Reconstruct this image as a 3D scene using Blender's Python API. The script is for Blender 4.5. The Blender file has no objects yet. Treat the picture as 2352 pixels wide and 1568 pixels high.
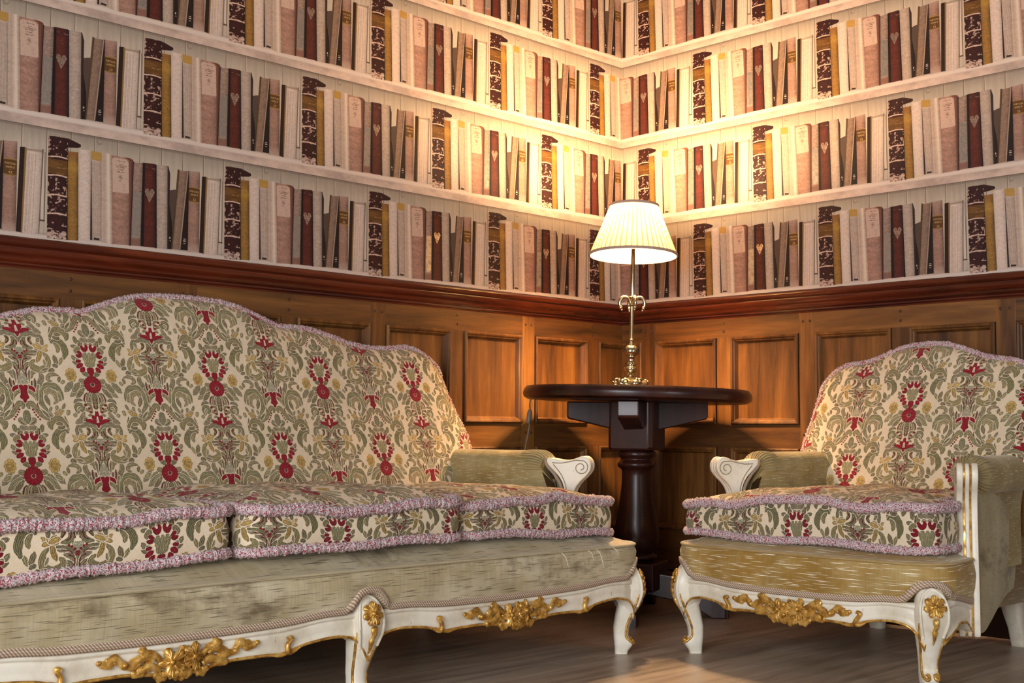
import bpy, math, random
import numpy as np
from mathutils import Vector, Matrix
random.seed(7); RS = np.random.RandomState(11)
PI = math.pi
COL = bpy.context.scene.collection

# ------------------------------------------------------------------ helpers
class MB:
    """collects geometry of one part"""
    def __init__(s): s.v=[]; s.f=[]; s.uv=[]; s.mi=[]; s.n=0
    def add(s, V, F, UV=None, mi=0):
        V=np.asarray(V,float).reshape(-1,3); b=s.n
        s.v.append(V); s.n+=len(V)
        s.uv.append(np.zeros((len(V),2)) if UV is None else np.asarray(UV,float).reshape(-1,2))
        for k,f in enumerate(F):
            s.f.append(tuple(i+b for i in f)); s.mi.append(mi if isinstance(mi,int) else mi[k])
        return s
    def grid(s, P, cu=False, cv=False, UV=None, mi=0, flip=False):
        P=np.asarray(P,float); n,m=P.shape[:2]; F=[]; M=[]
        for i in range(n if cu else n-1):
            for j in range(m if cv else m-1):
                a=i*m+j; b=((i+1)%n)*m+j; c=((i+1)%n)*m+(j+1)%m; d=i*m+(j+1)%m
                F.append((a,d,c,b) if flip else (a,b,c,d)); M.append(mi if isinstance(mi,int) else mi[j])
        return s.add(P.reshape(-1,3),F,None if UV is None else np.asarray(UV).reshape(-1,2),M)
    def box(s, x0,x1,y0,y1,z0,z1, mi=0):
        V=[(x,y,z) for x in (x0,x1) for y in (y0,y1) for z in (z0,z1)]
        F=[(0,1,3,2),(4,6,7,5),(0,4,5,1),(2,3,7,6),(0,2,6,4),(1,5,7,3)]
        return s.add(V,F,[(v[0]+v[1],v[2]) for v in V],mi)
    def tube(s, pts, rad, n=8, closed=False, mi=0, caps=True, flat=None):
        P=np.asarray(pts,float); k=len(P); R=np.full(k,rad,float) if np.isscalar(rad) else np.asarray(rad,float)
        T=np.roll(P,-1,0)-np.roll(P,1,0)
        if not closed: T[0]=P[1]-P[0]; T[-1]=P[-1]-P[-2]
        T/=np.linalg.norm(T,axis=1)[:,None]+1e-12
        N=np.zeros_like(P); a=np.array([0,0,1.]) if abs(T[0][2])<.9 else np.array([1.,0,0])
        v=a-T[0]*(a@T[0]); N[0]=v/np.linalg.norm(v)
        for i in range(1,k):
            v=N[i-1]-T[i]*(N[i-1]@T[i]); N[i]=v/(np.linalg.norm(v)+1e-12)
        B=np.cross(T,N); th=np.arange(n)*2*PI/n
        G=P[:,None]+R[:,None,None]*(np.cos(th)[None,:,None]*N[:,None]+(np.sin(th)[None,:,None]*B[:,None]))
        L=np.r_[0,np.cumsum(np.linalg.norm(np.diff(P,axis=0),axis=1))]
        UV=np.stack(np.broadcast_arrays(L[:,None],th[None]/(2*PI)),-1)
        b=s.n; s.grid(G,cu=closed,cv=True,UV=UV,mi=mi)
        if caps and not closed:
            s.f.append(tuple(b+j for j in range(n))[::-1]); s.mi.append(mi)
            s.f.append(tuple(b+(k-1)*n+j for j in range(n))); s.mi.append(mi)
        return s
    def lathe(s, prof, n=32, c=(0,0,0), mi=0, fn=None):
        P=np.asarray(prof,float); th=np.arange(n)*2*PI/n
        G=np.zeros((n,len(P),3)); r=np.broadcast_to(P[None,:,0],(n,len(P))).copy(); z=np.broadcast_to(P[None,:,1],(n,len(P))).copy()
        if fn: r,z=fn(r,z,th[:,None])
        G[...,0]=r*np.cos(th)[:,None]+c[0]; G[...,1]=r*np.sin(th)[:,None]+c[1]; G[...,2]=z+c[2]
        UV=np.stack(np.broadcast_arrays(th[:,None]*.1,np.r_[0,np.cumsum(np.hypot(*np.diff(P,axis=0).T))][None]),-1)
        return s.grid(G,cu=True,UV=UV,mi=mi)
    def ell(s, c, r, rot=None, n=12, m=8, mi=0):
        th=np.arange(n)*2*PI/n; ph=np.linspace(-PI/2,PI/2,m)
        G=np.stack([np.cos(ph)[None]*np.cos(th)[:,None]*r[0],np.cos(ph)[None]*np.sin(th)[:,None]*r[1],np.broadcast_to(np.sin(ph)[None]*r[2],(n,m))],-1)
        if rot is not None: G=G@np.asarray(rot).T
        return s.grid(G+np.asarray(c),cu=True,mi=mi)
    def build(s, name, mats, parent=None, smooth=True, bevel=0, sub=0, loc=None, auto=None):
        me=bpy.data.meshes.new(name); V=np.concatenate(s.v)
        me.from_pydata(V.tolist(),[],s.f); me.update()
        uv=np.concatenate(s.uv); li=np.zeros(len(me.loops),np.int32); me.loops.foreach_get('vertex_index',li)
        l=me.uv_layers.new(name='UVMap'); l.data.foreach_set('uv',uv[li].astype(np.float32).ravel())
        for m in (mats if isinstance(mats,(list,tuple)) else [mats]): me.materials.append(m)
        me.polygons.foreach_set('material_index',np.array(s.mi,np.int32))
        me.polygons.foreach_set('use_smooth',np.full(len(me.polygons),bool(smooth)))
        o=bpy.data.objects.new(name,me); COL.objects.link(o)
        if parent: o.parent=parent
        if loc: o.location=loc
        if bevel:
            b=o.modifiers.new('b','BEVEL'); b.width=bevel; b.segments=2; b.limit_method='ANGLE'; b.angle_limit=math.radians(40)
        if sub:
            m=o.modifiers.new('s','SUBSURF'); m.levels=sub; m.render_levels=sub
        if auto:
            try: me.set_sharp_from_angle(angle=math.radians(auto))
            except Exception: pass
        return o

def tag(o,label=None,cat=None,group=None,kind=None):
    if label: o['label']=label
    if cat: o['category']=cat
    if group: o['group']=group
    if kind: o['kind']=kind
    return o
def empty(name,loc=(0,0,0),rz=0,parent=None):
    o=bpy.data.objects.new(name,None); COL.objects.link(o); o.location=loc; o.rotation_euler=(0,0,rz); o.empty_display_size=.1
    if parent: o.parent=parent
    return o
def interp(x,pts):
    p=np.asarray(pts,float); return np.interp(x,p[:,0],p[:,1])
def smooth_interp(x,pts):
    """cubic (Catmull-Rom / PCHIP-like) interpolation through points"""
    p=np.asarray(pts,float); X,Y=p[:,0],p[:,1]; x=np.clip(np.asarray(x,float),X[0],X[-1])
    d=np.diff(Y)/np.diff(X); m=np.zeros_like(Y); m[0]=d[0]; m[-1]=d[-1]
    for i in range(1,len(X)-1):
        m[i]=0 if d[i-1]*d[i]<=0 else 2*d[i-1]*d[i]/(d[i-1]+d[i])
    k=np.clip(np.searchsorted(X,x)-1,0,len(X)-2); h=X[k+1]-X[k]; t=(x-X[k])/h
    return (2*t**3-3*t**2+1)*Y[k]+(t**3-2*t**2+t)*h*m[k]+(-2*t**3+3*t**2)*Y[k+1]+(t**3-t**2)*h*m[k+1]
def cr(pts,n=8,closed=False):
    """Catmull-Rom through points"""
    P=np.asarray(pts,float); k=len(P); out=[]
    for i in range(k if closed else k-1):
        if closed: a,b,c,d=P[(i-1)%k],P[i],P[(i+1)%k],P[(i+2)%k]
        else: a,b,c,d=P[max(i-1,0)],P[i],P[i+1],P[min(i+2,k-1)]
        for t in np.arange(n)/n:
            out.append(.5*((2*b)+(c-a)*t+(2*a-5*b+4*c-d)*t*t+(3*b-a-3*c+d)*t**3))
    if not closed: out.append(P[-1])
    return np.array(out)
def resample(P,step,closed=False):
    P=np.asarray(P,float); Q=np.vstack([P,P[:1]]) if closed else P
    L=np.r_[0,np.cumsum(np.linalg.norm(np.diff(Q,axis=0),axis=1))]; n=max(4,int(L[-1]/step))
    t=np.linspace(0,L[-1],n+1); t=t[:-1] if closed else t
    return np.stack([np.interp(t,L,Q[:,i]) for i in range(P.shape[1])],1)

# ------------------------------------------------------------------ periodic noise (numpy)
def vnoise(h,w,gy,gx,rs=RS):
    g=rs.rand(gy,gx); y=np.arange(h)/h*gy; x=np.arange(w)/w*gx
    y0=y.astype(int); x0=x.astype(int); fy=y-y0; fx=x-x0; fy=fy*fy*(3-2*fy); fx=fx*fx*(3-2*fx)
    A=g[y0%gy][:,x0%gx]; B=g[y0%gy][:,(x0+1)%gx]; C=g[(y0+1)%gy][:,x0%gx]; D=g[(y0+1)%gy][:,(x0+1)%gx]
    return (A*(1-fx)+B*fx)*(1-fy)[:,None]+(C*(1-fx)+D*fx)*fy[:,None]
def fbm(h,w,gy,gx,o=4):
    s=np.zeros((h,w)); a=1; t=0
    for i in range(o):
        s+=a*vnoise(h,w,min(gy<<i,h),min(gx<<i,w)); t+=a; a*=.55
    return s/t
def make_image(name,rgb,alpha):
    h,w=rgb.shape[:2]; im=bpy.data.images.new(name,w,h,alpha=True,float_buffer=False)
    im.alpha_mode='CHANNEL_PACKED'
    px=np.ones((h,w,4),np.float32); px[...,:3]=np.clip(rgb,0,1); px[...,3]=np.clip(alpha,0,1)
    im.pixels.foreach_set(np.ascontiguousarray(px[::-1]).ravel()); im.update(); im.pack()
    return im
def C8(*c): return np.array(c,float)/255

# ------------------------------------------------------------------ wallpaper print: one bay of old books on a painted shelf
def paint_books():
    W,H=1280,776
    img=np.zeros((H,W,3)); foil=np.zeros((H,W))
    yy,xx=np.mgrid[0:H,0:W]; U=(xx+.5)/W*1000; V=1000-(yy+.5)/H*1000
    n1=fbm(H,W,6,8); n2=fbm(H,W,4,60); n3=fbm(H,W,60,100,3); nv=fbm(H,W,40,16); nf=fbm(H,W,120,160,2)
    def put(m,c,k=1):
        nonlocal img
        c=np.asarray(c,float); m=(m*k)[...,None]; img=img*(1-m)+c*m
    def poly(p,soft=1.2):
        p=np.asarray(p,float); q=p.copy(); best=None
        c=p.mean(0)
        best=np.full((H,W),1e9)
        # wrap copies
        out=np.zeros((H,W))
        for sh in (-1000,0,1000):
            if p[:,0].max()+sh<-20 or p[:,0].min()+sh>1020: continue
            d=np.full((H,W),1e9)
            for i in range(len(p)):
                a=p[i]+[sh,0]; b=p[(i+1)%len(p)]+[sh,0]; e=b-a; n=np.array([-e[1],e[0]])/(np.hypot(*e)+1e-9)
                if n@(c+[sh,0]-a)<0: n=-n
                d=np.minimum(d,(U-a[0])*n[0]+(V-a[1])*n[1])
            out=np.maximum(out,np.clip(d/soft+.5,0,1))
        return out
    def quad(bl,br,tl,tr,**k): return poly([bl,br,tr,tl],**k)
    def across(bl,br,tl,tr):
        t=(V-bl[1])/(tl[1]-bl[1]); L=bl[0]+(tl[0]-bl[0])*t; R=br[0]+(tr[0]-br[0])*t
        return np.mod(U-L+200,1000)*1.0-200, R-L, t
    def book(bl,br,tl,tr,col,rnd=.35,mottle=.16,grain=None):
        m=quad(bl,br,tl,tr); a,w,t=across(bl,br,tl,tr); s=np.clip(a/w,0,1)
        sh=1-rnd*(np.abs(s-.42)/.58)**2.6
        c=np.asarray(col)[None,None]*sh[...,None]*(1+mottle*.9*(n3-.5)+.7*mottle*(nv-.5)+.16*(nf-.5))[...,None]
        nonlocal img
        img=img*(1-m[...,None])+c*m[...,None]
        return m,s,t
    # planked backing
    c=C8(196,190,178)[None,None]*(1+.10*(n2-.5)+.10*(n1-.5))[...,None]
    img=np.broadcast_to(c,(H,W,3)).copy()
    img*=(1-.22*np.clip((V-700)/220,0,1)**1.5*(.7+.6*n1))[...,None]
    for k in range(8):
        x=112+125*k; d=np.abs(np.mod(U-x+500,1000)-500)
        put(np.clip(1.5-d/1.6,0,1),C8(95,84,76),.8); d2=np.mod(U-x+500,1000)-500
        put(np.clip(1-np.abs(d2-4)/4,0,1),C8(222,216,206),.5)
    fx=np.mod(U-262+500,1000)-500; put(np.clip(1-np.abs(np.hypot(fx/14,(V-868)/26)-1)*2.2,0,1)*(n3>.45),C8(120,108,98),.5)
    # shelf
    top=(V<32)|(V>982); m=np.clip((V-980)/6,0,1)+np.clip((30-V)/6,0,1)
    put(np.clip(m,0,1),C8(222,214,208))
    m=np.clip((V-903)/4,0,1)*np.clip((984-V)/5,0,1); put(m,C8(214,200,192)); 
    img*=(1-m*.14*np.clip((.62-n1)*3,0,1)-m*.05*(n3-.5))[...,None]
    put(np.clip(1-np.abs(V-901)/5,0,1),C8(88,74,66),.75); put(np.clip(1-np.abs(V-890)/14,0,1),C8(120,108,100),.45)
    put(np.clip(1-np.abs(V-981)/4,0,1),C8(236,228,222),.7)
    # base shade under the books
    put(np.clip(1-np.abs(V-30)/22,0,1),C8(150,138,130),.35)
    # 14 thin outline book + 13 pages
    put(quad((962,143),(986,143),(958,690),(978,690)),C8(214,206,198),.8)
    for a,b in (((966,143),(962,456)),((985,143),(980,700))):
        put(quad((a[0]-1.5,a[1]),(a[0]+1.5,a[1]),(b[0]-1.5,b[1]),(b[0]+1.5,b[1])),C8(92,80,72),.8)
    put(quad((962,134),(990,134),(962,148),(990,148)),C8(84,72,64),.8); put(quad((962,40),(992,36),(962,130),(992,130)),C8(196,188,180),.6)
    m,s,t=book((874,20),(961,28),(884,706),(969,716),C8(216,205,196),.16,.05)
    for q in (.18,.24,.36,.44,.6):
        put(m*np.clip(1.6-np.abs(s-q)*87/1.3,0,1)*np.clip((.97-t)*40,0,1),C8(160,146,136),.55)
    put(m*np.clip((s-.9)*12,0,1),C8(180,168,158),.6); put(m*np.clip((t-.975)*80,0,1),C8(150,136,124),.7)
    put(quad((960,29),(964,29),(966,722),(973,722)),C8(110,96,86),.8)
    # 12 dark cover
    book((848,27),(877,24),(855,712),(882,716),C8(62,44,40),.3,.2)
    put(quad((872,22),(880,22),(878,716),(889,712)),C8(150,124,76),.9)
    # 10 dark gap, leaning taupe
    put(quad((662,27),(690,31),(655,540),(700,560)),C8(88,74,68),.9); 
    put(poly([(664,27),(690,31),(683,250),(664,420)]),C8(46,34,34),.95)
    put(quad((734,34),(782,34),(768,739),(778,741)),C8(50,36,36))
    book((683,31),(736,34),(713,735),(770,737),C8(150,130,116),.3,.16)
    put(quad((680,32),(688,32),(707,742),(719,738)),C8(92,76,56),.9)
    put(quad((728,36),(735,36),(766,735),(773,735)),C8(196,180,164),.7)
    for (x,y,w_,h_) in ((750,110,16,10),(752,128,13,7),(668,118,7,18),(671,98,6,8),(752,90,12,5)):
        put(quad((x,y),(x+w_,y),(x,y+h_),(x+w_,y+h_)),C8(222,212,204),.9)
    # 11 POETICAL WORKS II
    m,s,t=book((779,24),(848,29),(776,742),(841,750),C8(168,140,128),.3,.2)
    put(m*np.clip((t-.9)*9,0,1)*.8,C8(196,178,168),.6); put(m*np.clip((.14-t)*9,0,1),C8(200,184,174),.6)
    lab=m*np.clip((t-.615)*200,0,1)*np.clip((.812-t)*200,0,1); put(lab,C8(110,82,46)*.98)
    for q in (.62,.63,.80,.807): put(m*np.clip(1.4-np.abs(t-q)*720/1.6,0,1),C8(205,178,120),.9)
    font={'P':'11110 10001 11110 10000 10000','O':'01110 10001 10001 10001 01110','E':'11111 10000 11110 10000 11111','T':'11111 00100 00100 00100 00100','I':'11111 00100 00100 00100 11111','C':'01111 10000 10000 10000 01111','A':'01110 10001 11111 10001 10001','L':'10000 10000 10000 10000 11111','W':'10001 10001 10101 11011 10001','R':'11110 10001 11110 10010 10001','K':'10010 10100 11000 10100 10010','S':'01111 10000 01110 00001 11110'}
    def text(word,cx,cy,cw,ch):
        n=len(word)
        for i,chh in enumerate(word):
            for r,row in enumerate(font[chh].split()):
                for q,b in enumerate(row):
                    if b=='1':
                        x=cx+(i-(n-1)/2)*cw*6+(q-2)*cw; y=cy+(2-r)*ch
                        m=quad((x-cw*.55,y-ch*.5),(x+cw*.55,y-ch*.5),(x-cw*.55,y+ch*.5),(x+cw*.55,y+ch*.5),soft=.8)
                        put(m,C8(226,206,160)); np.maximum(foil,m*.7,out=foil)
    text('POETICAL',811,566,1.15,3.0); text('WORKS',811,536,1.5,3.0); text('II',812,494,1.7,3.2)
    put(quad((806,516),(817,516),(806,518),(817,518)),C8(220,200,150),.8)
    # 9 grey cream
    book((597,26),(660,26),(583,752),(650,756),C8(186,174,164),.26,.12)
    put(poly([(658,26),(664,30),(664,690),(652,756),(648,756)]),C8(62,48,48),.95)
    put(quad((612,420),(646,420),(608,520),(642,520)),C8(202,192,180),.35)
    # 8 maroon with heart
    put(quad((586,22),(597,22),(574,750),(583,750)),C8(38,24,28))
    m,s,t=book((519,23),(590,26),(515,750),(577,754),C8(104,58,50),.35,.22)
    put(m*np.clip((t-.90)*30,0,1),C8(70,40,38),.45)
    put(m*np.clip(1-np.abs(t-.945)*70,0,1)*(nf>.5),C8(196,176,166),.75)
    for q in (.80,.83,.86): put(m*np.clip(1.2-np.abs(t-q)*728/2,0,1)*np.clip(1-np.abs(s-.5)*3.4,0,1)*(nf>.42),C8(160,126,110),.5)
    hx=(U-548)/29; hy=(V-476)/58
    heart=(hy>-1.12)*np.clip((1-np.where(hy>0.35,np.hypot((np.abs(hx)-.5)/.5,(hy-.35)/.65),np.abs(hx)/np.clip((hy+1.15)/1.5,.01,2)))*6,0,1)*m
    hm=heart*(.55+.45*(nf>.47)); put(hm,C8(196,190,180)); foil=np.maximum(foil,hm)
    # 7 silver-foil book
    put(quad((438,18),(452,20),(440,760),(456,740)),C8(48,34,38)); put(quad((500,25),(521,25),(502,748),(517,749)),C8(40,28,32))
    m,s,t=book((449,21),(504,26),(454,738),(505,746),C8(160,142,132),.28,.2)
    fm=m*np.clip((t-.10)*40,0,1)*np.clip((.66-t)*40,0,1)*np.clip((s-.08)*12,0,1)*np.clip((.95-s)*12,0,1)
    fm=fm*(.5+.5*np.clip((n3-.33)*5,0,1)); put(fm,C8(182,184,182)); foil=np.maximum(foil,fm*.9)
    for q in np.arange(.68,.98,.022): put(m*np.clip(1.5-np.abs(t-q)*715/2.2,0,1)*(nf>.4),C8(196,178,168),.55)
    put(m*np.clip((.10-t)*40,0,1),C8(140,104,94),.7)
    # 6 wide book with label
    m,s,t=book((344,13),(440,21),(324,768),(432,768),C8(172,142,130),.2,.24)
    put(m*np.clip((.06-s)*30,0,1),C8(214,200,190),.6); 
    put(quad((438,20),(444,20),(428,762),(450,758)),C8(120,84,74),.85)
    put(poly([(400,768),(432,768),(450,758),(446,735),(420,752)]),C8(120,76,62),.8)
    lab=poly([(341,456),(432,462),(424,735),(408,752),(345,752),(333,738)]); labn=lab*(.86+.14*(n3>.4))
    put(labn,C8(206,186,174)*.99); put(lab*np.clip(1-np.abs(lab-.5)*2.4,0,1),C8(140,112,98),.7)
    for i,(y,wd) in enumerate(((728,50),(706,16),(690,62),(676,48),(656,30),(636,40),(560,22))):
        lm=quad((383-wd/2-0,y-4),(383+wd/2,y-4),(383-wd/2,y+4),(383+wd/2,y+4))*(nf>.46); put(lm*lab,C8(120,94,82),.7)
    put(lab*np.clip(1-np.hypot((U-384)/16,(V-590)/26),0,1)*(nf>.4),C8(130,104,92),.7)
    # 5 cream curved
    m,s,t=book((288,18),(345,13),(274,772),(326,778),C8(206,192,180),.12,.08)
    put(m*np.clip(1-np.abs(s-.28)*4,0,1),C8(176,160,148),.55); put(m*np.clip(1-np.abs(s-.72)*4.5,0,1),C8(236,226,214),.8)
    # 4 pages book with yellow tab
    put(quad((226,28),(248,34),(211,776),(222,776)),C8(56,42,42))
    m,s,t=book((238,34),(290,30),(220,776),(276,772),C8(206,194,184),.15,.08)
    for q in np.linspace(.08,.92,9): put(m*np.clip(1.5-np.abs(s-q+.02*np.sin(t*9))*54/1.1,0,1)*np.clip((.9-t)*30,0,1),C8(132,116,106),.65)
    put(quad((246,34),(276,32),(248,52),(278,48)),C8(60,46,42),.9)
    tab=poly([(219,706),(268,698),(277,712),(276,772),(219,778)]); put(tab,C8(188,158,92)*.98); put(tab*np.clip((nv-.5)*4,0,1),C8(206,182,122),.5)
    # 3 white
    book((168,14),(228,17),(154,772),(219,778),C8(218,206,198),.16,.05)
    # 2 mustard
    put(quad((100,5),(112,5),(94,745),(100,745)),C8(40,26,28))
    m,s,t=book((109,6),(165,10),(96,740),(151,744),C8(160,128,74),.38,.2)
    put(m*np.clip((t-.93)*30,0,1),C8(150,110,70),.6); put(m*np.clip(1-np.abs(t-.82)*9,0,1),C8(196,164,84),.5)
    # 1 tall dark leather book
    put(poly([(97,846),(163,813),(164,785),(150,782),(99,742)]),C8(66,36,36)); put(poly([(-5,846),(97,848),(163,815),(120,826),(97,838)]),C8(110,70,60),.8)
    m,s,t=book((3,-4),(104,4),(-5,845),(97,846),C8(70,38,36),.22,.25)
    ch=fbm(H,W,60,70,3); chips=(ch>.665)|((np.minimum(s,1-s)<.06)&(ch>.56))|((t<.09)&(ch>.53))|((np.abs(s-.42)<.05)&(np.abs(t-.53)<.07)&(ch>.46))
    zone=((t<.17)|((t>.24)&(t<.60))|(t>.80)); put(m*chips*zone,C8(204,184,172),.85); put(m*(t<.07)*(n3>.46),C8(214,198,188),.8)
    for q in (.245,.425,.615,.795): put(m*np.clip(1.7-np.abs(t-q-.012*np.sin(s*3)+.006*(n3-.5))*850/5.5,0,1)*(nf>.2),C8(222,202,188),.95)
    lab=m*np.clip((t-.632)*150,0,1)*np.clip((.782-t)*150,0,1); put(lab,C8(112,84,48)); put(lab*(nv>.56),C8(134,104,62),.7)
    for q in (.70,): put(lab*np.clip(1-np.abs(t-q)*90,0,1)*(nf>.5),C8(190,160,104),.7)
    put(m*np.clip((s-.97)*60,0,1),C8(40,24,26),.7)
    img=np.clip((img-.52)*1.30+.56,0,1)*np.array([1.,.975,.955])
    return make_image('old_books_print',img,foil)

# ------------------------------------------------------------------ brocade: one repeat of the woven floral stripe
def paint_brocade():
    W,H=1024,1354; k=W/945.
    CR=C8(226,207,178); GL=C8(168,156,117); GD=C8(138,126,92); RED=C8(150,20,36); YE=C8(208,172,100); GR=C8(160,156,126)
    img=np.zeros((H,W,3))+CR; al=np.zeros((H,W)); pile=np.zeros((H,W))
    nz=fbm(H,W,90,70,3); nb=fbm(H,W,8,6,3); nh=fbm(H,W,200,150,2); rs=np.random.RandomState(4)
    def stamp(P,rad,col,gap=5,val=1.,stripe=1.):
        nonlocal img
        P=np.asarray(P,float)*k; R=np.broadcast_to(np.asarray(rad,float)*k,(len(P),)); P=P+[W/2,0]
        r=R.max()+gap*k+3; x0=int(P[:,0].min()-r); x1=int(P[:,0].max()+r)+1; y0=int(P[:,1].min()-r); y1=int(P[:,1].max()+r)+1
        yy,xx=np.mgrid[y0:y1,x0:x1]; D=np.full(yy.shape,1e9)
        for (px,py),rr in zip(P,R): D=np.minimum(D,np.hypot(xx-px,yy-py)-rr)
        ii=np.ix_(np.mod(np.arange(y0,y1),H),np.mod(np.arange(x0,x1),W)); D=D+(nz[ii]-.5)*5+(nh[ii]-.5)*3
        if gap:
            g=np.clip(.5-(D-gap*k),0,1); img[ii]=img[ii]*(1-g[...,None])+CR*g[...,None]; al[ii]=np.maximum(al[ii],g); pile[ii]*=(1-g)
        m=np.clip(.5-D/1.4,0,1); ct=np.cos(D/k/9.5*2*PI)          # pile rows follow the outline
        c=np.asarray(col)[None,None]*(1+.13*stripe*ct+.20*(nz[ii]-.5)+.22*(nh[ii]-.5))[...,None]
        img[ii]=img[ii]*(1-m[...,None])+c*m[...,None]; al[ii]=np.maximum(al[ii],m); pile[ii]=np.maximum(pile[ii]*(1-m),m*val*(.8+.2*ct))
    def T3(p): p=np.asarray(p,float); return np.stack([np.abs(p[:,0]-(375+(p[:,1]-480)*.112))*.5768,(p[:,1]-480)*.5768],1)
    def T4(p): p=np.asarray(p,float); return np.stack([np.abs(p[:,0]-(570+(p[:,1]-150)*.153))*.5768,1250+(p[:,1]-1270)*.5768],1)
    def dense(P,n=7): return cr(P,n) if len(P)>2 else np.array([P[0]+(P[1]-P[0])*t for t in np.linspace(0,1,12)])
    def hue(col):
        if col is not None: return col
        q=rs.rand(); return (GL*(1-q)+GD*q)*np.array([1+.06*(rs.rand()-.5),1,1+.12*(rs.rand()-.5)])
    def L(T,p,r,col=None,gap=5,ends=(.35,.35),**kw):
        P=dense(T(p)); t=np.linspace(0,1,len(P)); e0,e1=ends; R=r*.5768*np.minimum(1,np.minimum(e0+(1-e0)*(t/.3),e1+(1-e1)*((1-t)/.3))); stamp(P,R,hue(col),gap,**kw)
    def line(T,p,r,col=RED): P=dense(T(p),22); stamp(P,r*.5768,col*.75,0,.6,0)
    def dot(T,x,y,r=11): stamp(T([(x,y)]),r*.5768,RED,0,1.,0)
    a4=lambda *p,**kw:L(T4,list(p),**{**kw,'r':kw['r']*1.34}); a3=lambda *p,**kw:L(T3,list(p),**{**kw,'r':kw['r']*1.28})
    # dark leaf spray low at the side
    a4((300,1200),(295,1300),(312,1400),r=11); a4((300,1320),(350,1245),(430,1232),(490,1290),(488,1345),r=30); a4((318,1385),(390,1368),(455,1420),(492,1500),(478,1575),r=32)
    a4((350,1395),(400,1450),(398,1505),r=19); a4((335,1322),(410,1335),r=19,col=GD); a4((345,1290),(420,1285),r=15)
    for x,y in ((330,1150),(372,1140),(350,1120),(345,1165),(310,1130),(385,1165)): stamp(T4([(x,y)]),13,YE*.92,3)
    # great C scroll
    a4((435,1190),(508,1085),(528,980),(482,882),(400,832),(312,838),(266,905),(262,985),r=29,ends=(.3,.3)); a4((378,1045),(335,1002),(338,935),(388,895),(440,915),(436,950),r=24)
    a4((456,950),(438,1062),r=18); a4((425,1090),(456,1140),r=13); a4((300,905),(295,985),(310,1010),r=12)
    a4((255,1045),(300,1110),r=13); a4((352,1080),(372,1110),r=15)
    # comma leaves
    a4((498,1232),(558,1192),(600,1112),(640,1052),(682,1062),(684,1102),r=22,ends=(.6,.5)); a4((440,1195),(500,1180),(530,1130),r=15); a4((480,1215),(545,1120),r=10); line(T4,[(570,1050),(575,1085),(560,1105)],4)
    a4((562,1020),(578,950),(620,908),(648,918),r=19); line(T4,[(565,1000),(580,945)],3)
    # tall side leaf
    a4((545,905),(482,805),(440,735),(440,668),r=24); a4((560,1010),(540,900),(500,830),r=14); a4((548,865),(532,800),(524,752),r=12); line(T4,[(545,860),(528,800),(522,750)],4); a4((580,840),(562,785),r=9); line(T4,[(582,835),(565,782)],4)
    # waist acanthus
    a4((612,705),(628,600),(602,505),(540,445),(425,425),r=25,ends=(.3,.4)); a4((612,610),(575,525),(498,495),r=19); a4((606,660),(585,595),(535,562),r=15); a4((430,455),(520,470),r=11)
    line(T4,[(622,640),(600,540),(550,505)],4); line(T4,[(600,520),(545,470),(470,455)],4); line(T4,[(592,800),(606,730),(585,640),(510,570)],5)
    a4((565,745),(545,690),(485,660),r=20); a4((590,780),(572,700),(555,650),r=9)
    # hook and lily
    a4((345,440),(312,480),(316,545),(352,612),(430,640),(500,612),(504,560),(468,530),r=29); a4((360,520),(350,585),r=10); a4((330,620),(420,650),r=9)
    a4((372,400),(400,480),(440,545),r=19,col=YE*.88)
    for p in ((278,345),(295,405),(330,332),(398,325),(425,385),(440,345)): a4((352,385),p,r=17,col=YE,ends=(.5,.5))
    # horns
    a4((560,350),(577,285),(540,230),(470,206),(390,212),(335,258),(330,325),r=28,ends=(.3,.5)); a4((462,388),(522,372),(548,320),(518,262),r=23); a4((452,335),(472,285),(440,248),r=14)
    a4((355,262),(385,305),r=14); line(T4,[(500,372),(535,345),(540,300)],4); line(T4,[(465,335),(480,295),(455,262)],4); line(T4,[(580,345),(570,300)],4)
    # small scrolls beside the fleur
    a4((622,82),(662,32),(740,20),(785,62),(832,98),r=16); stamp(T4([(822,100)]),14,GL,4); a4((705,62),(762,150),(838,195),r=24); a4((690,130),(740,165),r=12); a4((640,92),(655,100),r=14)
    # sprays round the yellow rose
    a4((138,488),(192,572),r=15); a4((230,465),(212,572),r=20); a4((265,575),(215,592),r=16); stamp(T4([(290,640),(305,650)]),16,GD,4); a4((238,702),(290,688),(345,705),(372,752),(338,782),r=18); a4((228,722),(250,778),r=15); a4((185,765),(225,800),r=15)
    a4((15,790),(112,892),r=24); a4((90,778),(205,892),r=26)
    # sprigs by the top leaf
    a3((222,515),(242,592),r=20); a3((288,552),(292,645),r=22); a3((180,628),(255,640),r=17); a3((240,700),(265,650),r=28); line(T3,[(262,560),(275,620)],4)
    # top leaf
    a3((300,540),(378,560),r=25); a3((283,452),(362,495),r=30); a3((362,345),(375,480),r=32,ends=(.1,.6)); a3((345,605),(372,598),r=15); line(T3,[(285,470),(330,500)],4); line(T3,[(375,385),(388,600)],3,CR*1.33)
    for x,y in ((645,1125),(635,1155),(622,1183),(608,1210),(592,1236)): dot(T4,x,y)
    # lattices
    def lattice(y0,y1,w0,w1):
        y=y0; r=0
        while y<y1:
            w=w0+(w1-w0)*(y-y0)/(y1-y0); n=int(w//11)
            for q in range(0,n+1):
                x=q*11+(5.5 if r%2 else 0)
                if x<=w: stamp([(x,y)],4.6,GR,0,.5,0)
            y+=7.5; r+=1
    lattice(742,800,34,16); lattice(918,1004,20,42)
    for x,y in ((530,415),(560,425),(590,450),(610,480),(632,505)): dot(T4,x,y,12)
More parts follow.
